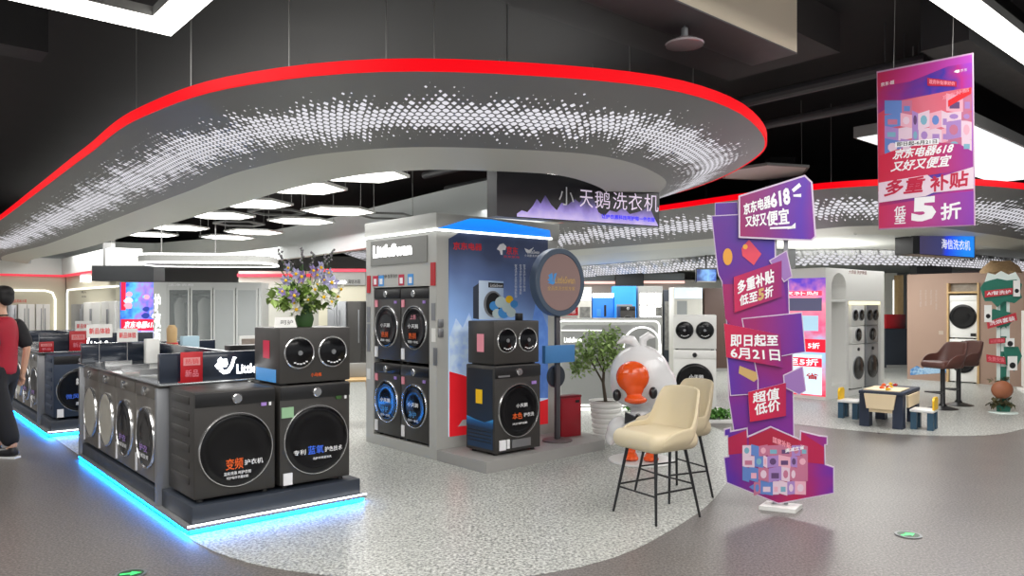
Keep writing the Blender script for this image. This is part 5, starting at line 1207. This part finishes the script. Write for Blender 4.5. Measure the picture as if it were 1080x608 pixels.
washer('washing_machine', 'white front loader cut off by the right edge of the view', (9.62, 13.3, .05), R(-25), None, w=.75, h=1.45, d=.7, body='white', panel='white', rim='steel', dr=.28, dz=.75, dial_c='black')
pl = thing('plinth_stand', 'low white plinth under the front loader at the right edge', 'plinth', (9.62, 13.26, 0), R(-25)); bm = BM(); box(bm, -.45, .45, 0, .8, 0, .0485, bev=.004); obj('block', bm, M['white'], pl)
th = thing('thatch_roof', 'tan thatched canopy top behind the green standee', 'thatch roof', (8.87, 13.6, 0), 0)
bm = BM(); tube(bm, [(0, 0, 0), (0, 0, 2.3)], .03, 10); obj('post', bm, M['wood'], th)
bm = BM(); lathe(bm, [(0, 2.42), (.16, 2.38), (.3, 2.26), (.33, 2.19), (.24, 2.22), (0, 2.3)], n=28); 
for v in bm.verts: v.co.z += rnd.uniform(-.03, .03)
obj('straw', bm, mat('straw', (168, 138, 100), .8, noise=.35, ns=22), th)

# ------------------------------------------------------------------ black columns that run up to the ceiling
def column(n, u0, u1, d, z0=0.0):
    x0_, x1_ = (u0 - U0) * d / FPX, (u1 - U0) * d / FPX
    bm = BM(); box(bm, x0_, x1_, d, d + .3, z0, 4.6); struct('trim_%d' % n, bm, mat('column_black', (34, 35, 37), .5))
column(10, 967, 1004, 17.0); column(11, 812, 839, 15.2); column(12, 650, 679, 24.0)
# ------------------------------------------------------------------ far units on the right half
def unit(name, label, u0, u1, d, z, m, depth=.6, rz=0.0, cat='display unit', base_z=0.0, group=None):
    x0_, x1_ = (u0 - U0) * d / FPX, (u1 - U0) * d / FPX; w = x1_ - x0_
    t = thing(name, label, cat, ((x0_ + x1_) / 2, d, base_z), rz, group)
    bm = BM(); box(bm, -w / 2, w / 2, 0, depth, 0, z - base_z, bev=.008); obj('body', bm, m, t)
    bm = BM(); box(bm, -w / 2 + .02, w / 2 - .02, -.012, -.0005, .0, .08); obj('kick_board', bm, M['kiosk_dark'], t, smooth=False)
    t['w'] = w; return t
def zz(v, d): return EYE + (V0 - v) * d / FPX
def panel(t, fx0, fx1, z0, z1, m, y=-.012, name='panel', th=.01):
    w = t['w']; bm = BM(); box(bm, -w / 2 + w * fx0, -w / 2 + w * fx1, y, y + th, z0, z1); return obj(name, bm, m, t, smooth=False)
d = 20
t = unit('shelf_unit', 'pale shelf unit with small goods beyond the round sign', 610, 624, d, zz(303, d), M['offwhite']); panel(t, .05, .95, 1.72, 1.98, M['led_soft'], name='light_panel'); panel(t, .1, .9, .3, 1.55, mat('goods_clutter', (120, 120, 116), .6, noise=.8, ns=9), name='shelf_goods')
t = unit('blue_unit', 'bright blue display unit left of the black column, far back', 625, 647, d, zz(311, d), mat('unit_blue', (40, 130, 235), .5)); panel(t, .0, 1, zz(314, d), zz(309.5, d), M['led_white'], name='light_panel'); panel(t, .55, .65, 1.3, 1.6, M['ink']); panel(t, .2, .4, 1.3, 1.5, M['cyan'])
t = unit('blue_unit', 'tall sky blue display unit with one dark washer in front of its niche', 648, 671, d, zz(302, d), mat('unit_sky', (44, 150, 245), .5, emit=.25)); panel(t, .1, .82, .3, 1.62, M['grey_wall'], name='niche_panel')
washer('washing_machine', 'dark front loader standing before the tall sky blue unit', (t.location.x - .03, d - .64, .77), 0, None, w=.4, h=.8, d=.6, dr=.16, dz=.4)
bx = thing('plinth_stand', 'grey plinth under the dark front loader at the sky blue unit', 'plinth', (t.location.x - .03, d - .66, 0)); bm = BM(); box(bm, -.3, .3, 0, .64, 0, .768, bev=.006); obj('block', bm, M['kiosk'], bx)
t = unit('grey_unit', 'grey display unit with six white lit squares in a grid', 673, 699, d, zz(302, d), M['kiosk_dark'])
for i in range(3):
    for j in range(2): panel(t, .08 + i * .3, .08 + i * .3 + .25, 1.28 + .34 * j, 1.58 + .34 * j, M['led_white'], name='light_square')
panel(t, .7, .95, 1.3, 1.55, mat('goods_clutter', (120, 120, 116), .6, noise=.8, ns=9), y=-.024, name='price_board')
t = unit('shelf_unit', 'narrow dark shelf unit between the grey grid unit and the white machine pair', 700, 709, d, zz(306, d), M['plinth']); panel(t, .1, .9, .4, 1.7, mat('goods_clutter', (120, 120, 116), .6, noise=.8, ns=9), name='shelf_goods')
t = unit('white_unit', 'white display unit with pale blue lit top behind the white machine pair', 711, 741, 18, zz(303, 18), M['offwhite']); panel(t, .02, .98, zz(315, 18), zz(304, 18), mat('pale_blue_light', (206, 222, 240), .5, emit=.7), name='light_panel'); text(t, 'Little', rq(.0, .28, 1.82, 1.92), M['led_white'], y=-.015); panel(t, .1, .45, 1.2, 1.7, M['grey_wall'])
unit('brown_unit', 'dark brown display cabinet behind the purple standee', 743, 768, 18, zz(304, 18), mat('cab_brown', (86, 66, 58), .5))
t = unit('video_screen', 'small blue video screen hanging beyond the purple standee', 734, 756, 17, zz(283, 17), M['black'], depth=.08, base_z=zz(298, 17), cat='screen'); panel(t, .04, .96, .03, .29, gradmat('video_blue', [(0, (30, 50, 110)), (.6, (110, 160, 220)), (1, (40, 70, 150))], 'X', -.2, .2, emit=.6, wob=1, ns=8), name='screen_face', y=-.016)
bm = BM(); box(bm, -.02, .02, .02, .05, .3, 4.6 - zz(298, 17)); obj('hanger', bm, M['black'], t)
t = unit('shelf_unit', 'low grey counter with red sign and dark goods beyond the round sign', 585, 609, 18, zz(333, 18), M['kiosk']); panel(t, .05, .95, 1.1, 1.3, M['red_ink'], name='sign_board')
t2 = thing('red_sign', 'small red sign with white letters standing on the far grey counter', 'sign', (t.location.x + .1, 18.1, zz(333, 18) + .001)); bm = BM(); box(bm, -.2, .2, 0, .03, 0, .2); obj('board', bm, M['red'], t2); text(t2, '优惠', rq(-.14, .14, .04, .16), M['white_ink'], y=-.003)
# glowing rail with red trims far back
for (u0, u1, v0, v1, dd, n) in ((606, 651, 299.5, 297, 25, 13), (679, 722, 299, 296.5, 25, 14)):
    x0_, x1_ = (u0 - U0) * dd / FPX, (u1 - U0) * dd / FPX
    bm = BM(); box(bm, x0_, x1_, dd, dd + .1, zz(v0, dd), zz(v1, dd)); struct('trim_%d' % n, bm, mat('rail_glow', (255, 200, 190), .5, emit=1.2))
    bm = BM(); box(bm, x0_, x1_, dd, dd + .3, zz(v1, dd) + .001, zz(v1 - 8, dd)); struct('trim_%d' % (n + 4), bm, M['grey_wall'])
# far hall walls
bm = BM(); box(bm, 1.0, 9.5, 25.4, 25.6, 0, 2.45); struct('wall_far', bm, M['offwhite'])
bm = BM(); box(bm, 9.5, 32, 27, 27.2, 0, 3.2); struct('wall_right', bm, M['grey_wall'])
t = unit('desk', 'dark service desk with red goods glimpsed between the arch unit and the brown wall', 934, 958, 19, 1.0, M['plinth'], cat='desk'); 
small_box('red_bag', 'red and black bag lying on the far dark desk', (t.location.x + .05, 19.3, 1.001), 0, .5, .3, .36, gradmat('bag_red', [(0, (190, 30, 40)), (1, (40, 34, 36))], 'X', -.2, .3, wob=.6, ns=5), 'bag', None)
t = unit('white_cabinet', 'tall pale cabinet beside the brown wall, far back', 934, 946, 21, 2.5, M['offwhite'], cat='cabinet'); panel(t, .65, .9, .3, 2.3, M['led_soft'], name='light_panel')
unit('wood_screen', 'brown upright wooden screen just left of the brown wall', 947, 953, 20, 2.4, M['wood'], depth=.2, cat='screen wall')
# ceiling lights of the right hall, seen small over the displays
for i, (u, v) in enumerate(((1012, 280), (1026, 280), (985, 285))):
    p = G(u, v, 2.62); t = thing('strip_light', '%s small white ceiling light over the brown wall' % ('left', 'right', 'farthest')[i], 'ceiling light', p, 0); bm = BM(); box(bm, -.09, .09, -.3, .3, 0, .05); obj('diffuser', bm, M['led_white'], t, smooth=False); bm = BM(); tube(bm, [(0, 0, .05), (0, 0, 4.61 - 2.62)], .008, 6); obj('stem', bm, M['lamp_frame'], t)

# ------------------------------------------------------------------ left background: white fridge walls, screen, wardrobe cabinet
lw_ = thing('brand_wall', 'cream built-in wall with red light line and a lit rounded niche, far left', 'exhibition wall', W(4.75, 26.4, 0), TH)
f = face(lw_, 0); bpy.context.view_layer.update()
xl = f(-60, 300)[0]; zt_ = f(0, 271)[1]; zr = f(0, 291)[1]
bm = BM(); box(bm, xl, 0, 0, .6, 0, zr); obj('wall', bm, M['cream'], lw_, smooth=False)
bm = BM(); box(bm, xl, 0, -.12, .6, zr + .06, zt_); obj('header', bm, M['white'], lw_, smooth=False)
bm = BM(); box(bm, xl, 0, -.10, .5, zr, zr + .06); obj('red_line', bm, mat('red_line', (236, 60, 80), .5, emit=.7), lw_, smooth=False)
q = quad(f, (5, 400), (58, 400), (58, 307), (5, 306)); line_light(lw_, [(q[0][0] - 2, .3), (q[0][0] - 2, q[3][1]), (q[2][0] - .25, q[2][1]), (q[2][0] - .07, q[2][1] - .06), (q[2][0], q[2][1] - .25), (q[1][0], .3)], -.03, .03, M['led_soft'])
text(lw_, '超级高端冰箱', quad(f, (12, 319.5), (28, 319.5), (28, 316), (12, 316)), M['red_ink'], y=-.005)
def fridge(label, parentf, root, u0, u1, v1, m='white', y=-.13, n=2, dp=.12):
    ff = face(root, y); a, b = ff(u0, 340)[0], ff(u1, 340)[0]; z1 = ff(u0, v1)[1]
    p = root.matrix_world @ Vector(((a + b) / 2, y, 0)); w = b - a
    t = thing('refrigerator', label, 'refrigerator', (p.x, p.y, .001), root.rotation_euler.z, None)
    bm = BM(); box(bm, -w / 2, w / 2, .05, dp, .0, z1, bev=.008); obj('body', bm, M[m], t)
    for k in range(n):
        bm = BM(); box(bm, -w / 2 + w * k / n + .006, -w / 2 + w * (k + 1) / n - .006, 0, .048, .08, z1 - .01, bev=.006); d_ = obj('door', bm, M[m], t)
        hx = -w / 2 + w * (k + 1) / n - .05 if k % 2 == 0 else -w / 2 + w * k / n + .05
        bm = BM(); box(bm, hx - .01, hx + .01, -.03, .0, .8, 1.5, bev=.004); obj('handle', bm, M['steel'], d_)
    return t
fridge('dark grey refrigerator half hidden by the shop assistant, far left', f, lw_, 8, 18, 322, 'steel', n=1)
fridge('white double-door refrigerator in the far left niche, left of two', f, lw_, 19, 37, 321); fridge('white double-door refrigerator in the far left niche, right of two', f, lw_, 38, 53, 321)
lw2 = thing('brand_wall', 'cream built-in wall with lit name plate running towards the blue screen, left', 'exhibition wall', W(4.75, 26.3, 0), FA)
f = face(lw2, 0); bpy.context.view_layer.update()
xr = f(122.5, 300)[0]
bm = BM(); box(bm, 0, xr, 0, .5, 0, zr); obj('wall', bm, M['cream'], lw2, smooth=False)
bm = BM(); box(bm, 0, xr, -.10, .5, zr, zr + .06); obj('red_line', bm, mat('red_line', (236, 60, 80), .5, emit=.7), lw2, smooth=False)
bm = BM(); box(bm, 0, xr, -.12, .6, zr + .06, zt_); obj('header', bm, M['white'], lw2, smooth=False)
q = quad(f, (87, 297.5), (96, 297.5), (96, 291), (87, 291)); bm = BM(); prism(bm, q, -.06, -.005); obj('name_plate', bm, M['led_white'], lw2, smooth=False)
q = quad(f, (72, 400), (126, 400), (126, 303), (72, 306)); line_light(lw2, [(q[0][0], .3), (q[3][0], q[3][1] - .1), (q[3][0] + .1, q[3][1]), (q[2][0], q[3][1])], -.03, .025, M['led_soft'])
text(lw2, '嵌入', quad(f, (86, 309.5), (91, 309.5), (91, 307), (86, 307)), M['ink'], y=-.005); text(lw2, '冰箱', quad(f, (86, 314), (91, 314), (91, 312), (86, 312)), M['ink'], y=-.005)
fridge('grey glass refrigerator on the cream wall near its corner', f, lw2, 75, 86, 321, 'steel', n=1); fridge('white refrigerator on the cream wall, middle of three', f, lw2, 88, 105, 319); fridge('white refrigerator on the cream wall, right of three', f, lw2, 107, 121, 318)
# black beam and video poster
d = 18.0
t = unit('poster_screen', 'large blue and red video poster with white lettering, left background', 127, 176, d, zz(298, d), M['black'], depth=.12, base_z=zz(357, d), cat='screen')
w = t['w']; h = zz(298, d) - zz(357, d)
panel(t, .0, 1.0, 0, h, gradmat('vid_main', [(0, (40, 70, 190)), (.3, (80, 170, 235)), (.55, (150, 110, 220)), (.75, (60, 110, 230)), (1, (240, 190, 200))], 'X', -w / 2, w / 2, emit=.85, wob=1.2, ns=4), name='screen_face')
panel(t, .02, 1.0, h * .14, h * .34, mat('scr_red', (224, 26, 60), .4, emit=.8), y=-.016, name='red_band'); panel(t, .02, .12, h * .5, h, mat('scr_red', (224, 26, 60), .4, emit=.8), y=-.015, name='red_band')
panel(t, .45, 1.0, 0, h * .13, mat('scr_pale', (190, 190, 240), .4, emit=.8), y=-.016, name='pale_band')
text(t, '京东电器618 5折', rq(-w * .42, w * .46, h * .18, h * .30, .04), lw, y=-.02, bold=.03); text(t, '6月21日', rq(0, w * .45, h * .02, h * .10), M['blue_ink'], y=-.02)
for k in range(14):
    cx = rnd.uniform(-w * .38, w * .42); cz_ = rnd.uniform(h * .4, h * .92); r = rnd.uniform(.05, .13); c = [(236, 236, 246), (40, 60, 150), (96, 200, 240), (240, 160, 180)][k % 4]
    bm = BM(); flat(bm, [(cx + r * math.cos(q * .6) * rnd.uniform(.7, 1.1), cz_ + r * .7 * math.sin(q * .6)) for q in range(10)], -.014 - .0003 * k); obj('goods_print', bm, mat('vg_%d' % c[0], c, .4, emit=.7), t, smooth=False)
bm = BM(); box(bm, -.05, .05, .02, .10, -zz(357, d), 0); obj('stand', bm, M['black'], t)
bm = BM(); box(bm, (104 - U0) * 18.6 / FPX, (168 - U0) * 18.6 / FPX, 18.3, 18.9, zz(297, 18.6), zz(281, 18.6)); struct('trim_20', bm, mat('beam_black', (46, 48, 50), .6))
bm = BM(); box(bm, (104 - U0) * 18.6 / FPX, (104 - U0) * 18.6 / FPX + .2, 18.8, 19.0, zz(281, 18.6), 4.6); struct('trim_21', bm, M['lamp_frame'])
# grey wardrobe cabinet with coats
d = 15.5
cb = thing('wardrobe_cabinet', 'grey glass wardrobe cabinet with coats hanging inside, behind the front island', 'cabinet', ((219 - U0) * d / FPX, d, 0), R(6))
w = 110 * d / FPX; h = zz(298, d)
cg = mat('cabinet_grey', (190, 192, 190), .5)
bm = BM(); box(bm, -w / 2, -w / 2 + .28, 0, .7, 0, h, bev=.01); box(bm, -w / 2 + .28, w / 2, 0, .7, h - .12, h); box(bm, -w / 2 + .28, w / 2, .66, .7, 0, h - .12); box(bm, -w / 2 + .28, w / 2, .0, .66, 0, .1); box(bm, w / 2 - .06, w / 2, .0, .66, .1, h - .12); obj('carcass', bm, cg, cb, smooth=False)
xs_ = [-w / 2 + .28 + (w - .34) * k / 4 for k in range(5)]
for k in range(4):
    bm = BM(); a, b = xs_[k] + .01, xs_[k + 1] - .01
    box(bm, a, a + .035, -.03, -.003, .1, h - .12); box(bm, b - .035, b, -.03, -.003, .1, h - .12); box(bm, a + .035, b - .035, -.03, -.003, h - .16, h - .12); box(bm, a + .035, b - .035, -.03, -.003, .1, .14); d_ = obj('door', bm, cg, cb, smooth=False)
    bm = BM(); box(bm, a + .036, b - .036, -.02, -.014, .142, h - .162); obj('door_glass', bm, mat('smoked_glass', (150, 156, 156), .08, alpha=.35) if k < 2 else mat('ribbed_glass', (178, 182, 182), .3, alpha=.8), d_, smooth=False)
text(cb, '洁净衣柜', rq(-w / 2 + .3, -w / 2 + .8, h - .08, h - .03), M['white_ink'], y=-.004)
text(cb, '护\n衣\n柜', rq(-w / 2 + .02, -w / 2 + .14, h - 1.3, h - .25), M['led_soft'], y=-.004, bold=.02)
bm = BM(); tube(bm, [(-w / 2 + .3, .3, h - .25), (w / 2 - .07, .3, h - .25)], .012, 8); obj('rail', bm, M['chrome'], cb)
for k, (x, m) in enumerate(((xs_[0] + .18, 'white'), (xs_[0] + .40, 'steel'), (xs_[1] + .2, 'white'))):
    g = thing('hanging_coat', ('white coat hanging at the left inside the grey wardrobe cabinet', 'grey coat hanging between the two white coats in the wardrobe', 'white coat hanging at the right inside the grey wardrobe cabinet')[k], 'coat', (0, 0, 0), 0)
    c, s = math.cos(R(6)), math.sin(R(6)); g.location = (cb.location.x + c * x - s * .3, cb.location.y + s * x + c * .3, 0); g.rotation_euler = (0, 0, R(6) + R(68))
    bm = BM(); lathe(bm, [(0, .62), (.2, .62), (.21, .7), (.17, 1.2), (.2, 1.62), (.12, 1.72), (.05, 1.76), (0, 1.76)], n=24, sy=.42)
    for v in bm.verts: v.co.x += .012 * math.sin(v.co.y * 60 + v.co.z * 3)
    obj('cloth', bm, M[m], g)
    bm = BM(); tube(bm, [(0, 0, 1.74), (0, 0, h - .266)], .006, 6); obj('hook', bm, M['chrome'], g)
# halo lamp over the cabinet
hl = thing('halo_light', 'wide white outlined ceiling ring over the grey wardrobe cabinet', 'ceiling light', ((228 - U0) * d / FPX, d - .3, 2.42), R(6))
pp = rrect(-1.28, 1.28, -.75, .75, .5)
bm = BM(); slab(bm, pp, .0, .16); obj('housing', bm, M['kiosk_dark'], hl, smooth=False)
for z in (.0, .165): bm = BM(); tube(bm, [(x * 1.005, y * 1.005, z) for x, y in pp], .018, 6, closed=True); obj('light_line', bm, M['led_white'], hl)
for x in (-.95, .1):
    bm = BM(); tube(bm, [(x, 0, .16), (x, 0, 4.61 - 2.42)], .012, 6); obj('stem', bm, M['lamp_frame'], hl)
# name-plate unit with dark refrigerators beyond the bouquet
d = 16.5
t = unit('name_unit', 'cream display unit with lit white name plate and red trim beyond the bouquet', 336, 386, d, zz(301, d), M['cream'], depth=.6)
w = t['w']; z0 = zz(301, d)
bm = BM(); box(bm, -w / 2, w / 2, -.05, .6, z0 + .001, zz(287, d)); obj('header', bm, M['kiosk_dark'], t, smooth=False)
bm = BM(); box(bm, -w / 2, w / 2, -.08, .6, zz(287, d) + .001, zz(284, d)); obj('red_line', bm, mat('red_line', (236, 60, 80), .5, emit=.7), t, smooth=False)
text(t, 'Hisense', rq(-w / 2 + .25, -w / 2 + .62, zz(299.5, d), zz(295, d)), M['led_white'], y=-.06, bold=.05); text(t, '海信冰箱', rq(-w / 2 + .66, -w / 2 + .93, zz(299.5, d), zz(295, d)), M['ink'], y=-.056)
fr = fridge('dark grey refrigerator below the cream name unit', None, t, 366, 381, 318, 'graphite', y=-.64, n=1, dp=.58); fridge('silver refrigerator left of the dark one below the cream name unit', None, t, 345, 365, 318, 'steel', y=-.64, dp=.58)
for (u0, u1, v0, v1, dd, n) in ((250, 345, 292, 289, 21, 22),):
    x0_, x1_ = (u0 - U0) * dd / FPX, (u1 - U0) * dd / FPX; bm = BM(); box(bm, x0_, x1_, dd, dd + .1, zz(v0, dd), zz(v1, dd)); struct('trim_%d' % n, bm, mat('red_line', (236, 60, 80), .5, emit=.7))
    bm = BM(); box(bm, x0_, x1_, dd + .12, dd + .3, 0, zz(v0 - 6, dd)); struct('wall_left', bm, M['offwhite'])
bm = BM(); box(bm, -26, -3, 31, 31.2, 0, 3.6); struct('wall_end', bm, M['grey_wall'])
# wooden stool by the kiosk
p = G(379, 450)
ws = thing('wooden_chair', 'light wooden chair half hidden behind the left edge of the grey kiosk', 'chair', (p[0] - .03, p[1] + .05, 0), R(20))
bm = BM(); box(bm, -.2, .2, -.2, .2, .60, .63, bev=.006); obj('seat', bm, M['wood'], ws)
for x in (-.16, .16):
    for y in (-.16, .16): bm = BM(); tube(bm, [(x * .85, y * .85, .60), (x * 1.15, y * 1.15, 0)], [.018, .013], 8); obj('leg', bm, M['wood'], ws)
bm = BM(); box(bm, -.17, .17, .15, .18, .63, .82, bev=.01); obj('backrest', bm, M['kiosk_dark'], ws)

# ------------------------------------------------------------------ shop assistant at the left edge
pr_ = thing('person', 'person in red vest over black sleeves and black trousers walking at the left edge', 'person', (-5.43, 7.95, 0), R(-95))
skin_m = mat('skin', (206, 160, 134), .5); 
def skinned(name, verts, edges, radii, m, sub=2):
    me = bpy.data.meshes.new(name); me.from_pydata(verts, edges, []); me.update(); me.materials.append(m)
    o = bpy.data.objects.new(name, me); COL.objects.link(o); o.parent = pr_
    s = o.modifiers.new('skin', 'SKIN'); s.use_smooth_shade = True
    for v, r in zip(me.skin_vertices[0].data, radii): v.radius = (r, r) if not isinstance(r, tuple) else r
    me.skin_vertices[0].data[0].use_root = True
    u = o.modifiers.new('sub', 'SUBSURF'); u.levels = sub; u.render_levels = sub
    return o
# local: faces -y, +x is his left
V = []; E = []; RR = []
def chain(pts, start=None):
    prev = start
    for (c, r) in pts:
        V.append(c); RR.append(r); i = len(V) - 1
        if prev is not None: E.append((prev, i))
        prev = i
    return prev
pel = chain([((0, 0, .95), (.13, .10))]); ch = chain([((0, .0, 1.15), (.13, .10)), ((0, .01, 1.32), (.15, .10)), ((0, .02, 1.45), (.08, .07)), ((0, .0, 1.52), .055), ((0, -.02, 1.60), (.07, .075)), ((0, -.015, 1.68), (.078, .092)), ((0, -.005, 1.745), (.06, .075))], pel)
for s in (-1, 1):
    hip = chain([((s * .09, 0, .88), .085), ((s * .10, -.01 + (.10 if s > 0 else -.10), .50), .058), ((s * .10, .04 + (.2 if s > 0 else -.14), .10 if s < 0 else .13), .038), ((s * .105, (.12 if s > 0 else -.22), .04), .035)], pel)
    arm = chain([((s * .17, .02, 1.40), .058), ((s * .235, .12, 1.14), .042), ((s * .235, .08, .91), .032), ((s * .235, .06, .84), .034), ((s * .235, .05, .80), .034)], 2)
    hand = len(V) - 2
    for k in range(4):
        y = .025 + .02 * k; L = (.062, .072, .068, .055)[k]
        chain([((s * .238, y, .785), .0095), ((s * .236, y - .004, .785 - L * .55), .0085), ((s * .225, y - .006, .785 - L), .007)], len(V) - 1 if k == 0 else hand + 1)
    chain([((s * .225, .015, .83), .011), ((s * .215, .0, .80), .009), ((s * .21, -.005, .775), .008)], hand)
skinned('body', V, E, RR, skin_m)
skinned('nose', [(0, -.085, 1.665), (0, -.112, 1.645)], [(0, 1)], [.014, .014], skin_m, 1)
for s in (-1, 1):
    bm = BM(); ball(bm, (s * .078, .0, 1.655), (.014, .026, .036), 12); obj('ear', bm, skin_m, pr_)
    bm = BM(); ball(bm, (s * .032, -.09, 1.675), (.014, .01, .008), 10); obj('eye', bm, M['ink'], pr_)
bm = BM(); ball(bm, (0, -.088, 1.612), (.024, .012, .006), 10); obj('mouth', bm, mat('lips', (170, 96, 88), .5), pr_)
blob('hair', [((0, .035, 1.735), (.098, .105, .075)), ((0, .07, 1.68), (.09, .06, .09)), ((0, -.03, 1.765), (.085, .075, .04))], mat('hair_black', (20, 18, 18), .6), pr_, voxel=.012, smooth=4)
rm = mat('vest_red', (168, 24, 46), .7, noise=.1); km = mat('cloth_black', (24, 24, 28), .8)
skinned('vest', [(0, 0, .84), (0, 0, .90), (0, 0, 1.10), (0, .01, 1.30), (0, .02, 1.42), (0, .015, 1.49)], [(0, 1), (1, 2), (2, 3), (3, 4), (4, 5)], [(.175, .15), (.18, .155), (.175, .15), (.195, .155), (.165, .125), (.09, .085)], rm)
skinned('collar', [(0, .015, 1.46), (0, .01, 1.51)], [(0, 1)], [(.085, .08), (.075, .072)], km, 2)
for s in (-1, 1):
    skinned('sleeve', [(s * .14, .02, 1.43), (s * .20, .03, 1.37), (s * .225, .075, 1.25), (s * .24, .125, 1.12)], [(0, 1), (1, 2), (2, 3)], [.08, .092, .085, .078], km)
skinned('trousers', [(0, 0, 1.04), (0, 0, .90)] + [q for s in (-1, 1) for q in ((s * .09, 0, .82), (s * .10, (.10 if s > 0 else -.10), .48), (s * .10, (.22 if s > 0 else -.12), .11))], [(0, 1), (1, 2), (2, 3), (3, 4), (1, 5), (5, 6), (6, 7)], [(.18, .14), (.19, .15), .125, .105, .095, .125, .105, .095], km)
for s in (-1, 1):
    y = .16 if s > 0 else -.2
    blob('shoe', [((s * .105, y, .055), (.05, .13, .052)), ((s * .105, y - .09, .04), (.048, .07, .038)), ((s * .105, y + .06, .07), (.045, .06, .06))], mat('shoe_black', (26, 26, 28), .5), pr_, voxel=.012, smooth=3)
    bm = BM(); prism(bm, [(y - .15, .0), (y + .12, .0), (y + .12, .02), (y - .15, .018)], -.045, .045); o = obj('shoe_sole', bm, M['white'], pr_, smooth=False); o.rotation_euler = (0, 0, R(90)); o.location = (s * .105, 0, 0)
bm = BM(); box(bm, .2, .26, -.03, .03, 0, .001)
bm.free()
